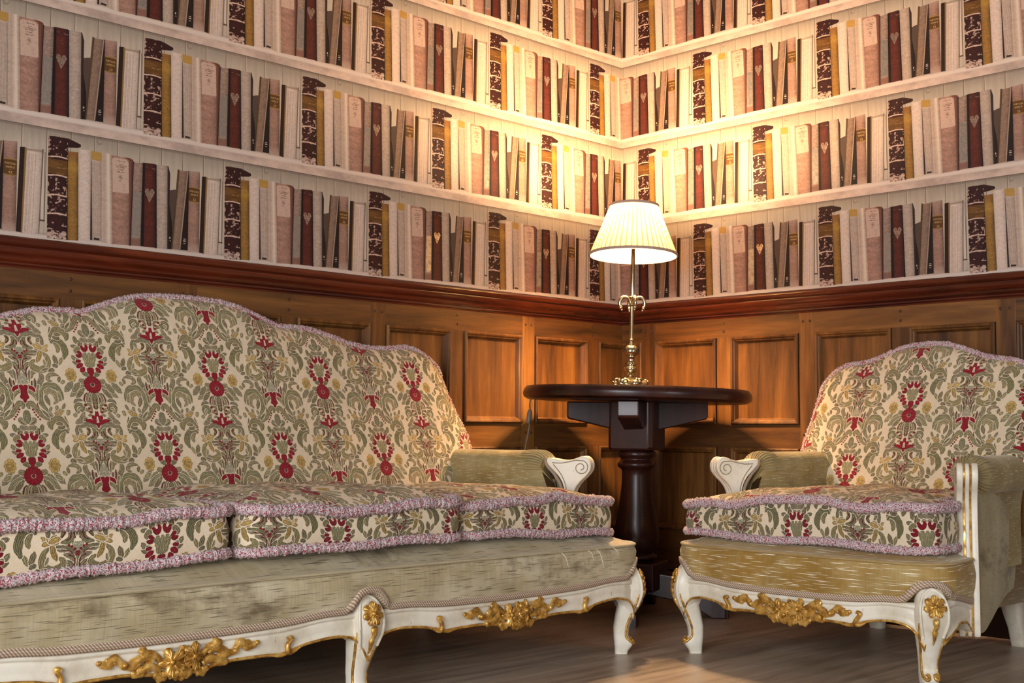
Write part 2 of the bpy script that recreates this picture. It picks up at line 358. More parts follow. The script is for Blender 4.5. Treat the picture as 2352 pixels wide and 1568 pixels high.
    # fleur
    stamp(dense(T4([(585,248),(577,200),(572,150),(560,95),(545,52)])),np.interp(np.linspace(0,1,29),[0,.25,.5,1],[3,15,20,3]),RED,6,1.,.4)
    L(T4,[(505,108),(568,165)],28,RED,0,stripe=.4); L(T4,[(440,160),(500,170),(570,200)],24,RED,0,ends=(.6,.7),stripe=.4); stamp(dense(T4([(562,118),(567,182)])),4.5,CR,0,0,0)
    # lobed drop
    L(T4,[(702,865),(640,848),(582,872),(562,912)],22,RED,6,ends=(.8,.25),stripe=.4); stamp(dense(T4([(702,852),(698,900),(703,960),(710,1042)])),np.interp(np.linspace(0,1,22),[0,.3,.65,1],[15,14,18,2]),RED,5,1.,.4); L(T4,[(690,940),(664,985)],28,RED,0,stripe=.4)
    # leaves beside the wreath and rosette
    a3((195,748),(262,825),r=19); a3((258,785),(300,868),r=21); a3((205,820),(300,862),r=14)
    a3((182,1242),(332,1108),r=30); a3((250,1262),(335,1150),r=22); a3((330,950),(400,985),r=22); a3((290,1050),(350,1065),r=25); a3((130,1140),(190,1100),r=18)
    # yellow rose
    for i in range(9):
        q=i*2*PI/9; stamp([(141+math.cos(q)*29*z,291+math.sin(q)*40*z) for z in (.6,.8,1)],[16,16,12],YE,0 if i else 6)
    stamp([(141,291)],22,YE*.95,0)
    for r in (11,22): P=np.array([(141+math.cos(q)*r,291+math.sin(q)*r*1.25) for q in np.arange(.4,2*PI,.09)]); stamp(P,1.8,YE*.74,0,.6,0)
    # bunch below the rosette
    for p in (((372,1205),(345,1312)),((402,1200),(380,1320)),((432,1205),(420,1325)),((460,1210),(455,1330))): a3(*p,r=23)
    L(T3,[(470,1290),(478,1340),(484,1402)],24,GD,4,ends=(.6,.1)); line(T3,[(335,1300),(345,1240),(370,1205)],4); line(T3,[(398,1310),(405,1250)],4); line(T3,[(440,1320),(450,1260)],4); line(T3,[(462,1390),(452,1330)],4)
    a3((212,1330),(250,1290),(312,1296),r=14); a3((245,1435),(228,1382),(268,1342),(322,1370),(312,1420),(280,1410),r=16); a3((150,1420),(140,1470),r=18); a3((330,1350),(400,1345),(430,1440),r=13)
    for x,y in ((352,1352),(394,1390),(416,1436)): dot(T3,x,y,15)
    # wreath: a ring of separate petals round a green tulip
    stamp([(0,178)],66,CR,0,0,0)
    def petal(ang,r0,r1,w,gap=3,tip=.75):
        c_,s_=math.cos(math.radians(ang)),math.sin(math.radians(ang)); n_=9
        stamp([(c_*q,182+s_*q*1.12) for q in np.linspace(r0,r1,n_)],np.interp(np.linspace(0,1,n_),[0,.5,1],[w*.62,w,w*tip]),RED,gap,1.,.4)
    for ang,r0,r1,w in ((-60,66,98,12),(-80,70,96,11),(-68,64,76,15),(-34,66,90,13),(-18,66,88,13),(-26,62,70,12),(6,68,88,12),(26,66,92,18),(48,70,92,17)): petal(ang,r0,r1,w,3 if ang not in (-68,-26) else 0)
    for ang in (26,48): c_,s_=math.cos(math.radians(ang)),math.sin(math.radians(ang)); stamp([(c_*82,182+s_*92)],4,RED*1.9 if ang==26 else RED*1.5,0,1.,0)
    stamp([(0,182+q) for q in np.linspace(66,124,12)],np.interp(np.linspace(0,1,12),[0,.4,1],[17,19,2]),RED,4,1.,.4); stamp([(13,182+q) for q in np.linspace(66,92,7)],np.linspace(13,8,7),RED,0,1.,.4)
    stamp([(30+(-8-30)*q,136+(216-136)*q) for q in np.linspace(0,1,10)],np.linspace(9,17,10),GL,3); stamp([(46-30*q,146+66*q) for q in np.linspace(0,1,10)],np.linspace(7,17,10),GL,0); stamp([(0,140+72*q) for q in np.linspace(0,1,10)],np.linspace(11,20,10),GL,0)
    stamp([(20,128)],4.5,CR,0,0,0); stamp([(20,132)],2.2,RED*.7,0,1,0)
    # rosette
    stamp([(0,356)],52,RED,6,1.,.2)
    for q in np.arange(-90,91,36): 
        for e in (-9,9): c_,s_=math.cos(math.radians(q+e)),math.sin(math.radians(q+e)); stamp([(c_*z,356+s_*z) for z in (36,44,51)],11,RED,0,1.,.2)
    for q in np.arange(-72,91,36): c_,s_=math.cos(math.radians(q)),math.sin(math.radians(q)); stamp([(c_*z,356+s_*z) for z in np.arange(18,50,2)],1.3,RED*1.45,0,.7,0)
    stamp([(math.cos(q)*14,356+math.sin(q)*14) for q in np.linspace(-PI/2,PI/2,40)],1.9,CR*.85,0,.5,0); stamp([(0,356)],5,C8(96,70,60),0,1,0)
    # mirror about the stripe, then half-drop
    al[:,:W//2]=0
    def over(a,b):
        A,pa,ia=a; B,pb,ib=b; A3=A[...,None]
        return np.maximum(A,B), pa*A+pb*(1-A), ia*A3+ib*(1-A3)
    sym=over((al,pile,img),(al[:,::-1],pile[:,::-1],img[:,::-1]))
    I,Pm=sym[2],sym[1]; A,Pm,I=over((np.maximum(sym[0]*0,sym[0]),Pm*sym[0],I),tuple(np.roll(q,(H//2,W//2),(0,1)) for q in (sym[0],Pm*sym[0],I)))
    bg=CR[None,None]*(1+.06*(nb-.5)+.06*(nz-.5))[...,None]
    return make_image('floral_brocade_weave',I*A[...,None]+bg*(1-A[...,None]),Pm*A)

# ------------------------------------------------------------------ materials
class NT:
    def __init__(s,name):
        s.m=bpy.data.materials.new(name); s.m.use_nodes=True; s.t=s.m.node_tree; s.t.nodes.clear()
        s.out=s.n('ShaderNodeOutputMaterial'); s.b=s.n('ShaderNodeBsdfPrincipled'); s.l(s.b.outputs[0],s.out.inputs[0])
    def n(s,t,**k):
        o=s.t.nodes.new(t)
        for a,v in k.items(): setattr(o,a,v)
        return o
    def l(s,a,b): s.t.links.new(a,b)
    def set(s,**k):
        for a,v in k.items():
            i=s.b.inputs[a.replace('_',' ')]
            if hasattr(v,'is_linked'): s.l(v,i)
            else: i.default_value=(*v,1) if isinstance(v,(tuple,list)) and len(v)==3 else v
        return s
    def coord(s,kind='Object',scale=(1,1,1),rot=(0,0,0),loc=(0,0,0)):
        c=s.n('ShaderNodeTexCoord'); m=s.n('ShaderNodeMapping'); m.inputs['Scale'].default_value=scale; m.inputs['Rotation'].default_value=rot; m.inputs['Location'].default_value=loc
        s.l(c.outputs[kind],m.inputs[0]); return m.outputs[0]
    def noise(s,vec,scale=5,detail=4,rough=.55,dist=0):
        o=s.n('ShaderNodeTexNoise'); o.inputs['Scale'].default_value=scale; o.inputs['Detail'].default_value=detail; o.inputs['Roughness'].default_value=rough; o.inputs['Distortion'].default_value=dist
        s.l(vec,o.inputs['Vector']); return o.outputs['Fac']
    def ramp(s,f,stops,interp='LINEAR'):
        o=s.n('ShaderNodeValToRGB'); o.color_ramp.interpolation=interp
        while len(o.color_ramp.elements)<len(stops): o.color_ramp.elements.new(.5)
        for e,(p,c) in zip(o.color_ramp.elements,stops): e.position=p; e.color=(*c,1) if not np.isscalar(c) else (c,c,c,1)
        s.l(f,o.inputs[0]); return o.outputs[0]
    def mix(s,f,a,b,mode='MIX'):
        o=s.n('ShaderNodeMix',data_type='RGBA',blend_type=mode)
        for i,v in ((0,f),(6,a),(7,b)):
            if hasattr(v,'is_linked'): s.l(v,o.inputs[i])
            else: o.inputs[i].default_value=v if np.isscalar(v) else (*v,1)
        return o.outputs[2]
    def math(s,op,a,b=0,clamp=False):
        o=s.n('ShaderNodeMath',operation=op,use_clamp=clamp)
        for i,v in ((0,a),(1,b)):
            if hasattr(v,'is_linked'): s.l(v,o.inputs[i])
            else: o.inputs[i].default_value=v
        return o.outputs[0]
    def bump(s,h,strength=.3,dist=.002):
        o=s.n('ShaderNodeBump'); o.inputs['Strength'].default_value=strength; o.inputs['Distance'].default_value=dist; s.l(h,o.inputs['Height']); s.l(o.outputs[0],s.b.inputs['Normal']); return o
def srgb(*c): return tuple(((x/255)/12.92 if x/255<.04045 else ((x/255+.055)/1.055)**2.4) for x in c)

def m_paper(im):
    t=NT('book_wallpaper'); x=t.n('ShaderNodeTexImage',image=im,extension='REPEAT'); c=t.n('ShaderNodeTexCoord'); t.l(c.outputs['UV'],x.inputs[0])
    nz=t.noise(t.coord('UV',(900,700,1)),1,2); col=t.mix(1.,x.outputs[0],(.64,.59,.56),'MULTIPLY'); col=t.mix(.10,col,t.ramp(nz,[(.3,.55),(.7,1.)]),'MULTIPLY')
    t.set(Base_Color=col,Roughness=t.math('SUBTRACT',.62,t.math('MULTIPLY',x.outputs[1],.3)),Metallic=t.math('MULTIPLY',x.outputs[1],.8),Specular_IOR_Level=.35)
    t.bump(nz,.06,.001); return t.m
def m_brocade(im,name,dark=1.,scale=(1/.35,1/.463),off=(0,0)):
    t=NT(name); mp=t.coord('UV',(scale[0],scale[1],1),loc=(off[0],off[1],0)); x=t.n('ShaderNodeTexImage',image=im,extension='REPEAT'); t.l(mp,x.inputs[0])
    w=t.noise(t.coord('UV',(1500,1500,1)),1,2); big=t.noise(t.coord('Object',(5,5,5)),1,3)
    col=t.mix(.35,x.outputs[0],t.ramp(w,[(.3,.72),(.7,1.)]),'MULTIPLY'); col=t.mix(.35,col,t.ramp(big,[(.35,(.80,.76,.70)),(.62,(1,1,1))]),'MULTIPLY')
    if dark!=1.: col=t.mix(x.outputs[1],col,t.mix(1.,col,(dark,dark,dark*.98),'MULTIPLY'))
    t.set(Base_Color=col,Roughness=.85,Specular_IOR_Level=.2,Sheen_Weight=.12,Sheen_Roughness=.5)
    h=t.math('ADD',x.outputs[1],t.math('MULTIPLY',w,.15)); t.bump(h,.9,.0035); return t.m
def m_velvet(name,base,pale,dash,amount=.6,lo=.57,scale_u=30,worn=.5,stain=None):
    t=NT(name)
    d=t.noise(t.coord('UV',(scale_u,420,1)),1,1.5); d2=t.noise(t.coord('UV',(260,9,1),loc=(3,1,0)),1,2); w=t.noise(t.coord('UV',(5,6,1),loc=(1,7,0)),1,4,.6); w2=t.noise(t.coord('UV',(13,3,1),loc=(1,2,0)),1,3)
    col=t.mix(t.ramp(w,[(.42,0.),(.66,1.)]),base,pale); 
    if worn<.5: col=t.mix(worn*2,base,col)
    col=t.mix(.5,col,t.ramp(d2,[(.3,.68),(.7,1.)]),'MULTIPLY'); col=t.mix(.35,col,t.ramp(w2,[(.3,.6),(.6,1.)]),'MULTIPLY')
    if stain:
        sn=t.noise(t.coord('UV',(4.3,9,1),loc=(stain,3,0)),1,5,.65); col=t.mix(t.ramp(sn,[(.555,0.),(.68,.8)]),col,srgb(92,74,52))
    m=t.math('MULTIPLY',t.ramp(d,[(lo,0.),(lo+.07,1.)]),amount); col=t.mix(m,col,dash)
    t.set(Base_Color=col,Roughness=.72,Specular_IOR_Level=.25,Sheen_Weight=.35,Sheen_Roughness=.35); t.b.inputs['Sheen Tint'].default_value=(.9,.85,.7,1)
    t.bump(t.math('ADD',d2,t.math('MULTIPLY',d,-.7)),.18,.0015); return t.m
def m_wood(name,dark,mid,light,rough=.4,scale=1.,axis='z',coat=0.,kind='Object'):
    t=NT(name); s=(26,26,2.2) if axis=='z' else ((2.2,26,26) if axis=='x' else (26,2.2,26))
    oi=t.n('ShaderNodeObjectInfo'); c=t.n('ShaderNodeTexCoord'); ad=t.n('ShaderNodeVectorMath',operation='ADD'); mu=t.n('ShaderNodeVectorMath',operation='SCALE'); mu.inputs[0].default_value=(7.3,5.1,9.7); t.l(oi.outputs['Random'],mu.inputs['Scale'])
    t.l(c.outputs[kind],ad.inputs[0]); t.l(mu.outputs[0],ad.inputs[1]); mp=t.n('ShaderNodeMapping'); mp.inputs['Scale'].default_value=tuple(scale*q for q in s); t.l(ad.outputs[0],mp.inputs[0])
    g=t.noise(mp.outputs[0],1,5,.6,.6); mp2=t.n('ShaderNodeMapping'); mp2.inputs['Scale'].default_value=tuple(scale*q*.22 for q in s); t.l(ad.outputs[0],mp2.inputs[0]); g2=t.noise(mp2.outputs[0],1,3,.5,1.2)
    mp3=t.n('ShaderNodeMapping'); mp3.inputs['Scale'].default_value=tuple(scale*q*4 for q in s); t.l(ad.outputs[0],mp3.inputs[0]); g3=t.noise(mp3.outputs[0],1,2)
    f=t.math('ADD',t.math('MULTIPLY',g,.55),t.math('MULTIPLY',g2,.45)); col=t.ramp(f,[(.34,dark),(.5,mid),(.66,light)])
    col=t.mix(.4,col,t.ramp(g3,[(.35,.6),(.6,1.)]),'MULTIPLY')
    t.set(Base_Color=col,Roughness=rough,Coat_Weight=coat,Coat_Roughness=.15,Specular_IOR_Level=.4); t.bump(g3,.12,.0006); return t.m
def m_floor():
    t=NT('laminate_floor'); v=t.coord('Object',(1,1,1),rot=(0,0,math.radians(0)))
    br=t.n('ShaderNodeTexBrick'); t.l(v,br.inputs['Vector']); br.offset=.37; br.inputs['Scale'].default_value=1; br.inputs['Brick Width'].default_value=1.3; br.inputs['Row Height'].default_value=.19; br.inputs['Mortar Size'].default_value=.0012
    br.inputs['Color1'].default_value=(.32,.32,.32,1); br.inputs['Color2'].default_value=(.62,.62,.62,1); br.inputs['Mortar'].default_value=(.2,.2,.2,1)
    g=t.noise(t.coord('Object',(2.2,30,1)),1,6,.62,.8); g2=t.noise(t.coord('Object',(1.2,7,1)),1,3)
    f=t.math('ADD',t.math('MULTIPLY',g,.6),t.math('MULTIPLY',g2,.4)); col=t.ramp(f,[(.32,srgb(134,116,100)),(.5,srgb(176,156,138)),(.68,srgb(202,184,164))])
    col=t.mix(.5,col,br.outputs['Color'],'OVERLAY'); t.set(Base_Color=col,Roughness=t.ramp(g,[(.3,.30),(.7,.42)]),Specular_IOR_Level=.5); t.bump(g,.06,.001); return t.m
def m_simple(name,col,rough=.5,metal=0,nz=.15,scale=40,**k):
    t=NT(name); n=t.noise(t.coord('Object',(scale,scale,scale)),1,3); c=t.mix(nz,col,t.ramp(n,[(.3,tuple(q*.4 for q in col)),(.65,col)])); t.set(Base_Color=c,Roughness=rough,Metallic=metal,**k); return t.m
def m_fringe():
    t=NT('bouclé_fringe'.replace('é','e')); n=t.noise(t.coord('Object',(420,420,420)),1,1.5,.6); n2=t.noise(t.coord('Object',(300,300,300),loc=(4,2,9)),1,1); n3=t.noise(t.coord('Object',(14,14,14)),1,2)
    c=t.ramp(n,[(.30,srgb(80,62,70)),(.42,srgb(158,140,146)),(.52,srgb(226,218,216)),(.66,srgb(180,160,164))]); c=t.mix(t.ramp(n2,[(.54,0.),(.60,1.)]),c,srgb(150,30,48)); c=t.mix(t.math('MULTIPLY',n3,.4),c,t.mix(.5,c,srgb(196,132,128)))
    t.set(Base_Color=c,Roughness=.9,Specular_IOR_Level=.1,Sheen_Weight=.3); t.bump(n,.6,.003); return t.m
def m_gimp():
    t=NT('gimp_braid'); v=t.coord('UV',(1,1,1)); w=t.n('ShaderNodeTexWave',wave_type='BANDS',bands_direction='DIAGONAL'); t.l(t.coord('UV',(90,90,90)),w.inputs[0]); w.inputs['Scale'].default_value=1.0; w.inputs['Distortion'].default_value=.4
    w2=t.n('ShaderNodeTexWave',wave_type='BANDS',bands_direction='Y'); t.l(t.coord('UV',(1,1,1)),w2.inputs[0]); w2.inputs['Scale'].default_value=60
    c=t.mix(w.outputs['Fac'],srgb(150,116,92),srgb(216,202,178)); c=t.mix(t.math('MULTIPLY',w2.outputs['Fac'],.45),c,srgb(120,84,64)); t.set(Base_Color=c,Roughness=.85); t.bump(w.outputs['Fac'],.5,.002); return t.m
def m_gold():
    t=NT('gilding'); n=t.noise(t.coord('Object',(60,60,60)),1,3); c=t.ramp(n,[(.35,srgb(146,100,36)),(.55,srgb(208,160,76)),(.75,srgb(240,208,136))]); t.set(Base_Color=c,Metallic=.5,Roughness=t.ramp(n,[(.3,.5),(.7,.26)])); t.bump(n,.2,.001); return t.m
def m_ivory():
    t=NT('ivory_painted_wood'); n=t.noise(t.coord('Object',(9,9,9)),1,5,.65); n2=t.noise(t.coord('Object',(160,160,40)),1,3); c=t.ramp(n,[(.3,srgb(196,184,160)),(.55,srgb(226,218,200)),(.8,srgb(234,228,214))]); c=t.mix(t.ramp(n2,[(.70,0.),(.76,.7)]),c,srgb(120,98,76)); t.set(Base_Color=c,Roughness=.38,Specular_IOR_Level=.45); return t.m
def m_shade():
    t=NT('pleated_lampshade_fabric'); t.t.nodes.remove(t.b); tr=t.n('ShaderNodeBsdfTranslucent'); df=t.n('ShaderNodeBsdfDiffuse')
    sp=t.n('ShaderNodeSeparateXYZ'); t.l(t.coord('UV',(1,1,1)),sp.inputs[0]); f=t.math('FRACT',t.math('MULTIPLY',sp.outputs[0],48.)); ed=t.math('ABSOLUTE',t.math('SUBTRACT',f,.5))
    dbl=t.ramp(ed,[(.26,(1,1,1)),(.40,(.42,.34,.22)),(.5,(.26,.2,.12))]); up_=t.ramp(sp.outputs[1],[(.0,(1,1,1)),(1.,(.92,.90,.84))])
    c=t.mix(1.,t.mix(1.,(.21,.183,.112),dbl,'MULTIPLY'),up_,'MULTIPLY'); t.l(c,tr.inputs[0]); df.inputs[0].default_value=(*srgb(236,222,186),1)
    mx=t.n('ShaderNodeMixShader'); mx.inputs[0].default_value=.62; t.l(tr.outputs[0],mx.inputs[1]); t.l(df.outputs[0],mx.inputs[2]); t.l(mx.outputs[0],t.out.inputs[0]); return t.m

IM_BOOK=paint_books(); IM_BRO=paint_brocade()
M=dict(paper=m_paper(IM_BOOK),
 bro=m_brocade(IM_BRO,'brocade_on_backs'),
 bro_top=m_brocade(IM_BRO,'brocade_on_cushion_tops',.98),
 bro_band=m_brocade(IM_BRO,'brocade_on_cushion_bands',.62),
 v_sofa=m_velvet('worn_sage_velvet',srgb(180,164,128),srgb(214,202,172),srgb(84,74,50),.75,.585,13,.5,stain=2.),
 v_arm=m_velvet('olive_strie_velvet',srgb(146,124,74),srgb(172,156,112),srgb(214,200,166),.75,.605,24),
 v_chair=m_velvet('golden_strie_velvet',srgb(158,122,58),srgb(190,166,112),srgb(246,238,214),.95,.605,13),
 v_side=m_velvet('drab_green_velvet',srgb(168,154,116),srgb(186,174,138),srgb(96,78,58),.5,.60,26,.5,stain=5.),
 oak=m_wood('oak_panelling',srgb(58,33,12),srgb(108,66,25),srgb(144,96,42),.55,1.,'z'),
 oakh=m_wood('oak_rails',srgb(56,33,13),srgb(104,64,25),srgb(136,90,40),.55,1.,'x'),
 oakhy=m_wood('oak_rails_across',srgb(56,33,13),srgb(104,64,25),srgb(136,90,40),.55,1.,'y'),
 skirt=m_simple('dark_stained_skirting',srgb(34,20,14),.8,Specular_IOR_Level=.1),
 peg=m_simple('oak_peg',srgb(70,40,22),.5),
 mah=m_wood('mahogany_rail',srgb(52,18,10),srgb(92,36,18),srgb(120,52,26),.24,1.,'x',.5),
 mahy=m_wood('mahogany_rail_across',srgb(52,18,10),srgb(92,36,18),srgb(120,52,26),.24,1.,'y',.5),
 table=m_wood('dark_mahogany_table',srgb(26,11,10),srgb(50,21,16),srgb(70,31,23),.34,.7,'z',.12),
 floor=m_floor(), ivory=m_ivory(), gold=m_gold(), fringe=m_fringe(), gimp=m_gimp(), shade=m_shade(),
 brass=m_simple('aged_brass',srgb(200,186,150),.2,1.,.4,50), 
 trimshade=m_simple('lampshade_binding',srgb(176,150,136),.8), cord=m_simple('grey_flex',srgb(120,112,104),.5), plaster=m_simple('cream_plaster',srgb(124,112,100),.8,0,.05,6),
 groove=m_simple('volute_line_tan',srgb(150,134,108),.6), thread=m_simple('loose_thread',srgb(224,214,188),.8), sock=m_simple('dust_cloth',srgb(120,104,84),.9))
def m_bulb():
    t=NT('lit_bulb_glass'); t.set(Base_Color=(1,.9,.7),Emission_Color=(1,.78,.48),Emission_Strength=25.); return t.m
M['bulb']=m_bulb()

# ------------------------------------------------------------------ camera (solved from the wallpaper repeat)
WT=.53; Z1=1.1008; ROW=.32206; DL=.18647; DR=.34967
CAM=np.array([-3.7125,-3.1619,.612]); yaw,pitch,roll=.777732748,.0698172915,.00630154
cy,sy=math.cos(yaw),math.sin(yaw); fw=np.array([sy*math.cos(pitch),cy*math.cos(pitch),math.sin(pitch)]); rt=np.array([cy,-sy,0]); up=np.cross(rt,fw)
rt,up=math.cos(roll)*rt+math.sin(roll)*up,-math.sin(roll)*rt+math.cos(roll)*up
cam=bpy.data.cameras.new('camera'); co=bpy.data.objects.new('camera',cam); COL.objects.link(co)
cam.sensor_width=36; cam.lens=2875.3/2352*36; cam.clip_start=.05
co.matrix_world=Matrix(((rt[0],up[0],-fw[0],CAM[0]),(rt[1],up[1],-fw[1],CAM[1]),(rt[2],up[2],-fw[2],CAM[2]),(0,0,0,1)))
bpy.context.scene.camera=co

# ------------------------------------------------------------------ room
XW,YS,ZC=-4.85,-5.6,2.72
def slab(name,x0,x1,y0,y1,z0,z1,m):
    o=MB().box(x0,x1,y0,y1,z0,z1).build(name,m,smooth=False); tag(o,kind='structure'); return o
slab('floor',XW,0,YS,0,-.08,0,M['floor']); slab('ceiling',XW,0,YS,0,ZC,ZC+.08,M['plaster'])
def paper_wall(name,left):
    b=MB(); zs=[0,Z1-.02]+[Z1+i*ROW for i in range(1,6)]; zs[-1]=ZC
    far=XW if left else YS
    for i in range(len(zs)-1):
        z0,z1=zs[i],zs[i+1]; r=i-1
        # u along the wall; a half-repeat shift on alternate shelves
        def uv(d,z):
            if left: u=(-d+DL+4*WT)/WT+(.5 if r%2 else 0)
            else: u=(d-(DR if r%2==0 else DR-.5*WT))/WT
            return (u,(z-Z1)/ROW)
        L=-far
        pts=[(0,z0),(L,z0),(L,z1),(0,z1)]
        V=[((-d,0,z) if left else (0,-d,z)) for d,z in pts]
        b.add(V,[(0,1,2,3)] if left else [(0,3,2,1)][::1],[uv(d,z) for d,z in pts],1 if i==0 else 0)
    # thickness behind
    if left: b.box(far,.12,.001,.12,0,ZC,1)
    else: b.box(.001,.12,far,.0,0,ZC,1)
    o=b.build(name,[M['paper'],M['oak']],smooth=False); tag(o,kind='structure'); return o
paper_wall('wall_left',True); paper_wall('wall_right',False)
# the two walls behind the camera, one with the main window, one with an added fill window
def window_wall(name,axis,pos,lo,hi,wins):
    b=MB(); z0,z1=.30,1.95
    def bx(a,c,p,q):
        if axis=='x': b.box(pos-.12,pos,a,c,p,q)
        else: b.box(a,c,pos-.12,pos,p,q)
    cur=lo
    for a,c in wins: bx(cur,a,0,ZC); bx(a,c,0,z0); bx(a,c,z1,ZC); cur=c
    bx(cur,hi,0,ZC)
    o=b.build(name,M['plaster'],smooth=False); tag(o,kind='structure'); return z0,z1
WX=[(-3.9,-1.75)]; WY_FILL=[(-2.6,-1.4)]
window_wall('wall_back','x',XW,YS,0,WX); window_wall('wall_front','y',YS,XW,0,WY_FILL)
k=0
def window(axis,pos,a,c,power,colr):
    global k; k+=1
    b=MB()
    def bx(p,q,z0,z1,t=.05):
        if axis=='x': b.box(pos-.09,pos-.09+t,p,q,z0,z1)
        else: b.box(p,q,pos-.09,pos-.09+t,z0,z1)
    z0,z1=.30,1.95
    bx(a,a+.06,z0,z1); bx(c-.06,c,z0,z1); bx(a,c,z0,z0+.06); bx(a,c,z1-.06,z1); bx((a+c)/2-.02,(a+c)/2+.02,z0,z1,.04); bx(a,c,1.7,1.74,.04)
    o=b.build('window_%d'%k,M['ivory'],smooth=False); tag(o,kind='structure')
    l=bpy.data.lights.new('daylight_or_fill','AREA'); l.shape='RECTANGLE'; l.size=(c-a)-.1; l.size_y=z1-z0-.1; l.energy=power; l.color=colr
    lo=bpy.data.objects.new('daylight_or_fill',l); COL.objects.link(lo)
    m=(a+c)/2; zc=(z0+z1)/2
    lo.location=(pos-.14,m,zc) if axis=='x' else (m,pos-.14,zc)
    lo.rotation_euler=(PI/2,0,-PI/2) if axis=='x' else (PI/2,0,0)
    if axis=='y': lo.rotation_euler=(PI/2,0,0)
DAY=(.93,.96,1.)
for w in WX: window('x',XW,w[0],w[1],150,DAY)
for w in WY_FILL: window('y',YS,w[0],w[1],40,DAY)  # added unseen window, a fill to brighten surfaces facing the front wall

# dado rail: one moulding on each wall, mitred in the corner
RP=[(0,1.012),(.012,1.012),(.0145,1.015),(.0145,1.0185),(.0115,1.021),(.0155,1.0235),(.0155,1.028),(.0125,1.030),(.018,1.0335),(.019,1.038),(.0205,1.043),(.026,1.047),(.031,1.054),(.034,1.062),(.0335,1.066),(.039,1.068),(.044,1.073),(.0465,1.080),(.045,1.087),(.038,1.0915),(.0,1.093)]
def dado(name,left,L,m):
    P=np.zeros((2,len(RP),3))
    for j,(d,z) in enumerate(RP):
        if left: P[0,j]=(-d,-d,z); P[1,j]=(-L,-d,z)
        else: P[0,j]=(-d,-d,z); P[1,j]=(-d,-L,z)
    o=MB().grid(P,flip=not left).build(name,m,auto=50); tag(o,kind='structure'); return o
dado('trim_1',True,-XW,M['mah']); dado('trim_2',False,-YS,M['mahy'])
# panelling
ZP=[(.247,.551),(.633,.945)]
def wallpt(left,d,out,z): return (-d,-out,z) if left else (-out,-d,z)
def wbox(b,left,d0,d1,o0,o1,z0,z1):
    if left: b.box(-d1,-d0,-o1,-o0,z0,z1)
    else: b.box(-o1,-o0,-d1,-d0,z0,z1)
PROF=[(0.0,.015),(.0,.021),(.004,.0245),(.009,.0232),(.012,.018),(.016,.0165),(.020,.008),(.0225,.003)]
def panel_mesh(left,d0,d1,z0,z1,open_corner):
    b=MB()
    # mitred ogee frame swept round the four sides, then the field
    rings=[]
    for ins,out in PROF:
        i0=0 if open_corner else ins
        rings.append([(d0+i0,z0+ins,out),(d1-ins,z0+ins,out),(d1-ins,z1-ins,out),(d0+i0,z1-ins,out)])
    V=[wallpt(left,d,o,z) for r in rings for (d,z,o) in r]; F=[]
    for i in range(len(rings)-1):
        for q in range(4):
            if open_corner and q==3: continue
            a=i*4+q; c=i*4+(q+1)%4; F.append((a,c,c+4,a+4) if not left else (a,a+4,c+4,c))
    n=(len(rings)-1)*4; F.append((n,n+1,n+2,n+3) if not left else (n+3,n+2,n+1,n))
    b.add(V,F); return b
def panelling(name,left,cells,stiles,mulls,L):
    root=empty(name); tag(root,kind='structure'); hm=M['oakh'] if left else M['oakhy']
    for d0,d1,oc in cells:
        for z0,z1 in ZP: panel_mesh(left,d0,d1,z0,z1,oc).build('panel',M['oak'],root,smooth=False)
    for z0,z1 in ((.945,1.014),(.551,.633),(.10,.247)):
        edges=[0]+[q for s in stiles for q in s]+[L]
        for a,c in zip(edges[0::2],edges[1::2]):
            if c-a>.01:
                b=MB(); wbox(b,left,a,c,0,.0152,z0,z1); b.build('rail',hm,root,smooth=False)
    for a,c in stiles:
        b=MB(); wbox(b,left,a,c,0,.0162,.10,1.014); b.build('stile',M['oak'],root,smooth=False,bevel=.001)
        b=MB(); m=(a+c)/2
        for z in (.985,.60):
            for q in (-.014,.014):
                p=wallpt(left,m+q,.0155,z); b.ell(p,(.0052,.003,.0052) if left else (.003,.0052,.0052),n=10,m=6)
        b.build('peg',M['peg'],root)
    for a,c in mulls:
        for z0,z1 in ZP:
            b=MB(); wbox(b,left,a,c,0,.0148,z0,z1); b.build('muntin',M['oak'],root,smooth=False)
        b=MB(); m=(a+c)/2
        for z in (.967,.998):
            p=wallpt(left,m,.015,z); b.ell(p,(.005,.003,.005) if left else (.003,.005,.005),n=10,m=6)
        b.build('peg',M['peg'],root)
    return root
def layout(first_stile,first_cell,L):
    cells=[(0,first_cell,True)]; st=[]; mu=[]
    return cells,st,mu
# left wall: distances from the corner
cl=[(0,.155,True)]; ml=[]; sl=[]
d=.155
ml.append((d,d+.063)); cl.append((.219,.498,False)); d=.500
while d<4.2:
    sl.append((d,d+.062)); cl.append((d+.064,d+.343,False)); ml.append((d+.343,d+.405)); cl.append((d+.405,d+.683,False)); d+=.685
panelling('trim_3',True,cl,sl,ml,d)
cr_=[(0,.116,True)]; mr=[]; sr=[]; d=.117
while d<4.2:
    sr.append((d,d+.062)); cr_.append((d+.064,d+.344,False)); mr.append((d+.346,d+.409)); cr_.append((d+.409,d+.688,False)); d+=.690
panelling('trim_4',False,cr_,sr,mr,d)
BP=[(0,0),(.02,0),(.02,.082),(.016,.094),(.0115,.103),(0,.105)]
for nm,left,L,m in (('baseboard_left',True,-XW,M['skirt']),('baseboard_right',False,-YS,M['skirt'])):
    P=np.zeros((2,len(BP),3))
    for j,(dd,z) in enumerate(BP): P[0,j]=(-dd,-dd,z); P[1,j]=(-L,-dd,z) if left else (-dd,-L,z)
    tag(MB().grid(P,flip=not left).build(nm,m,auto=40),kind='structure')

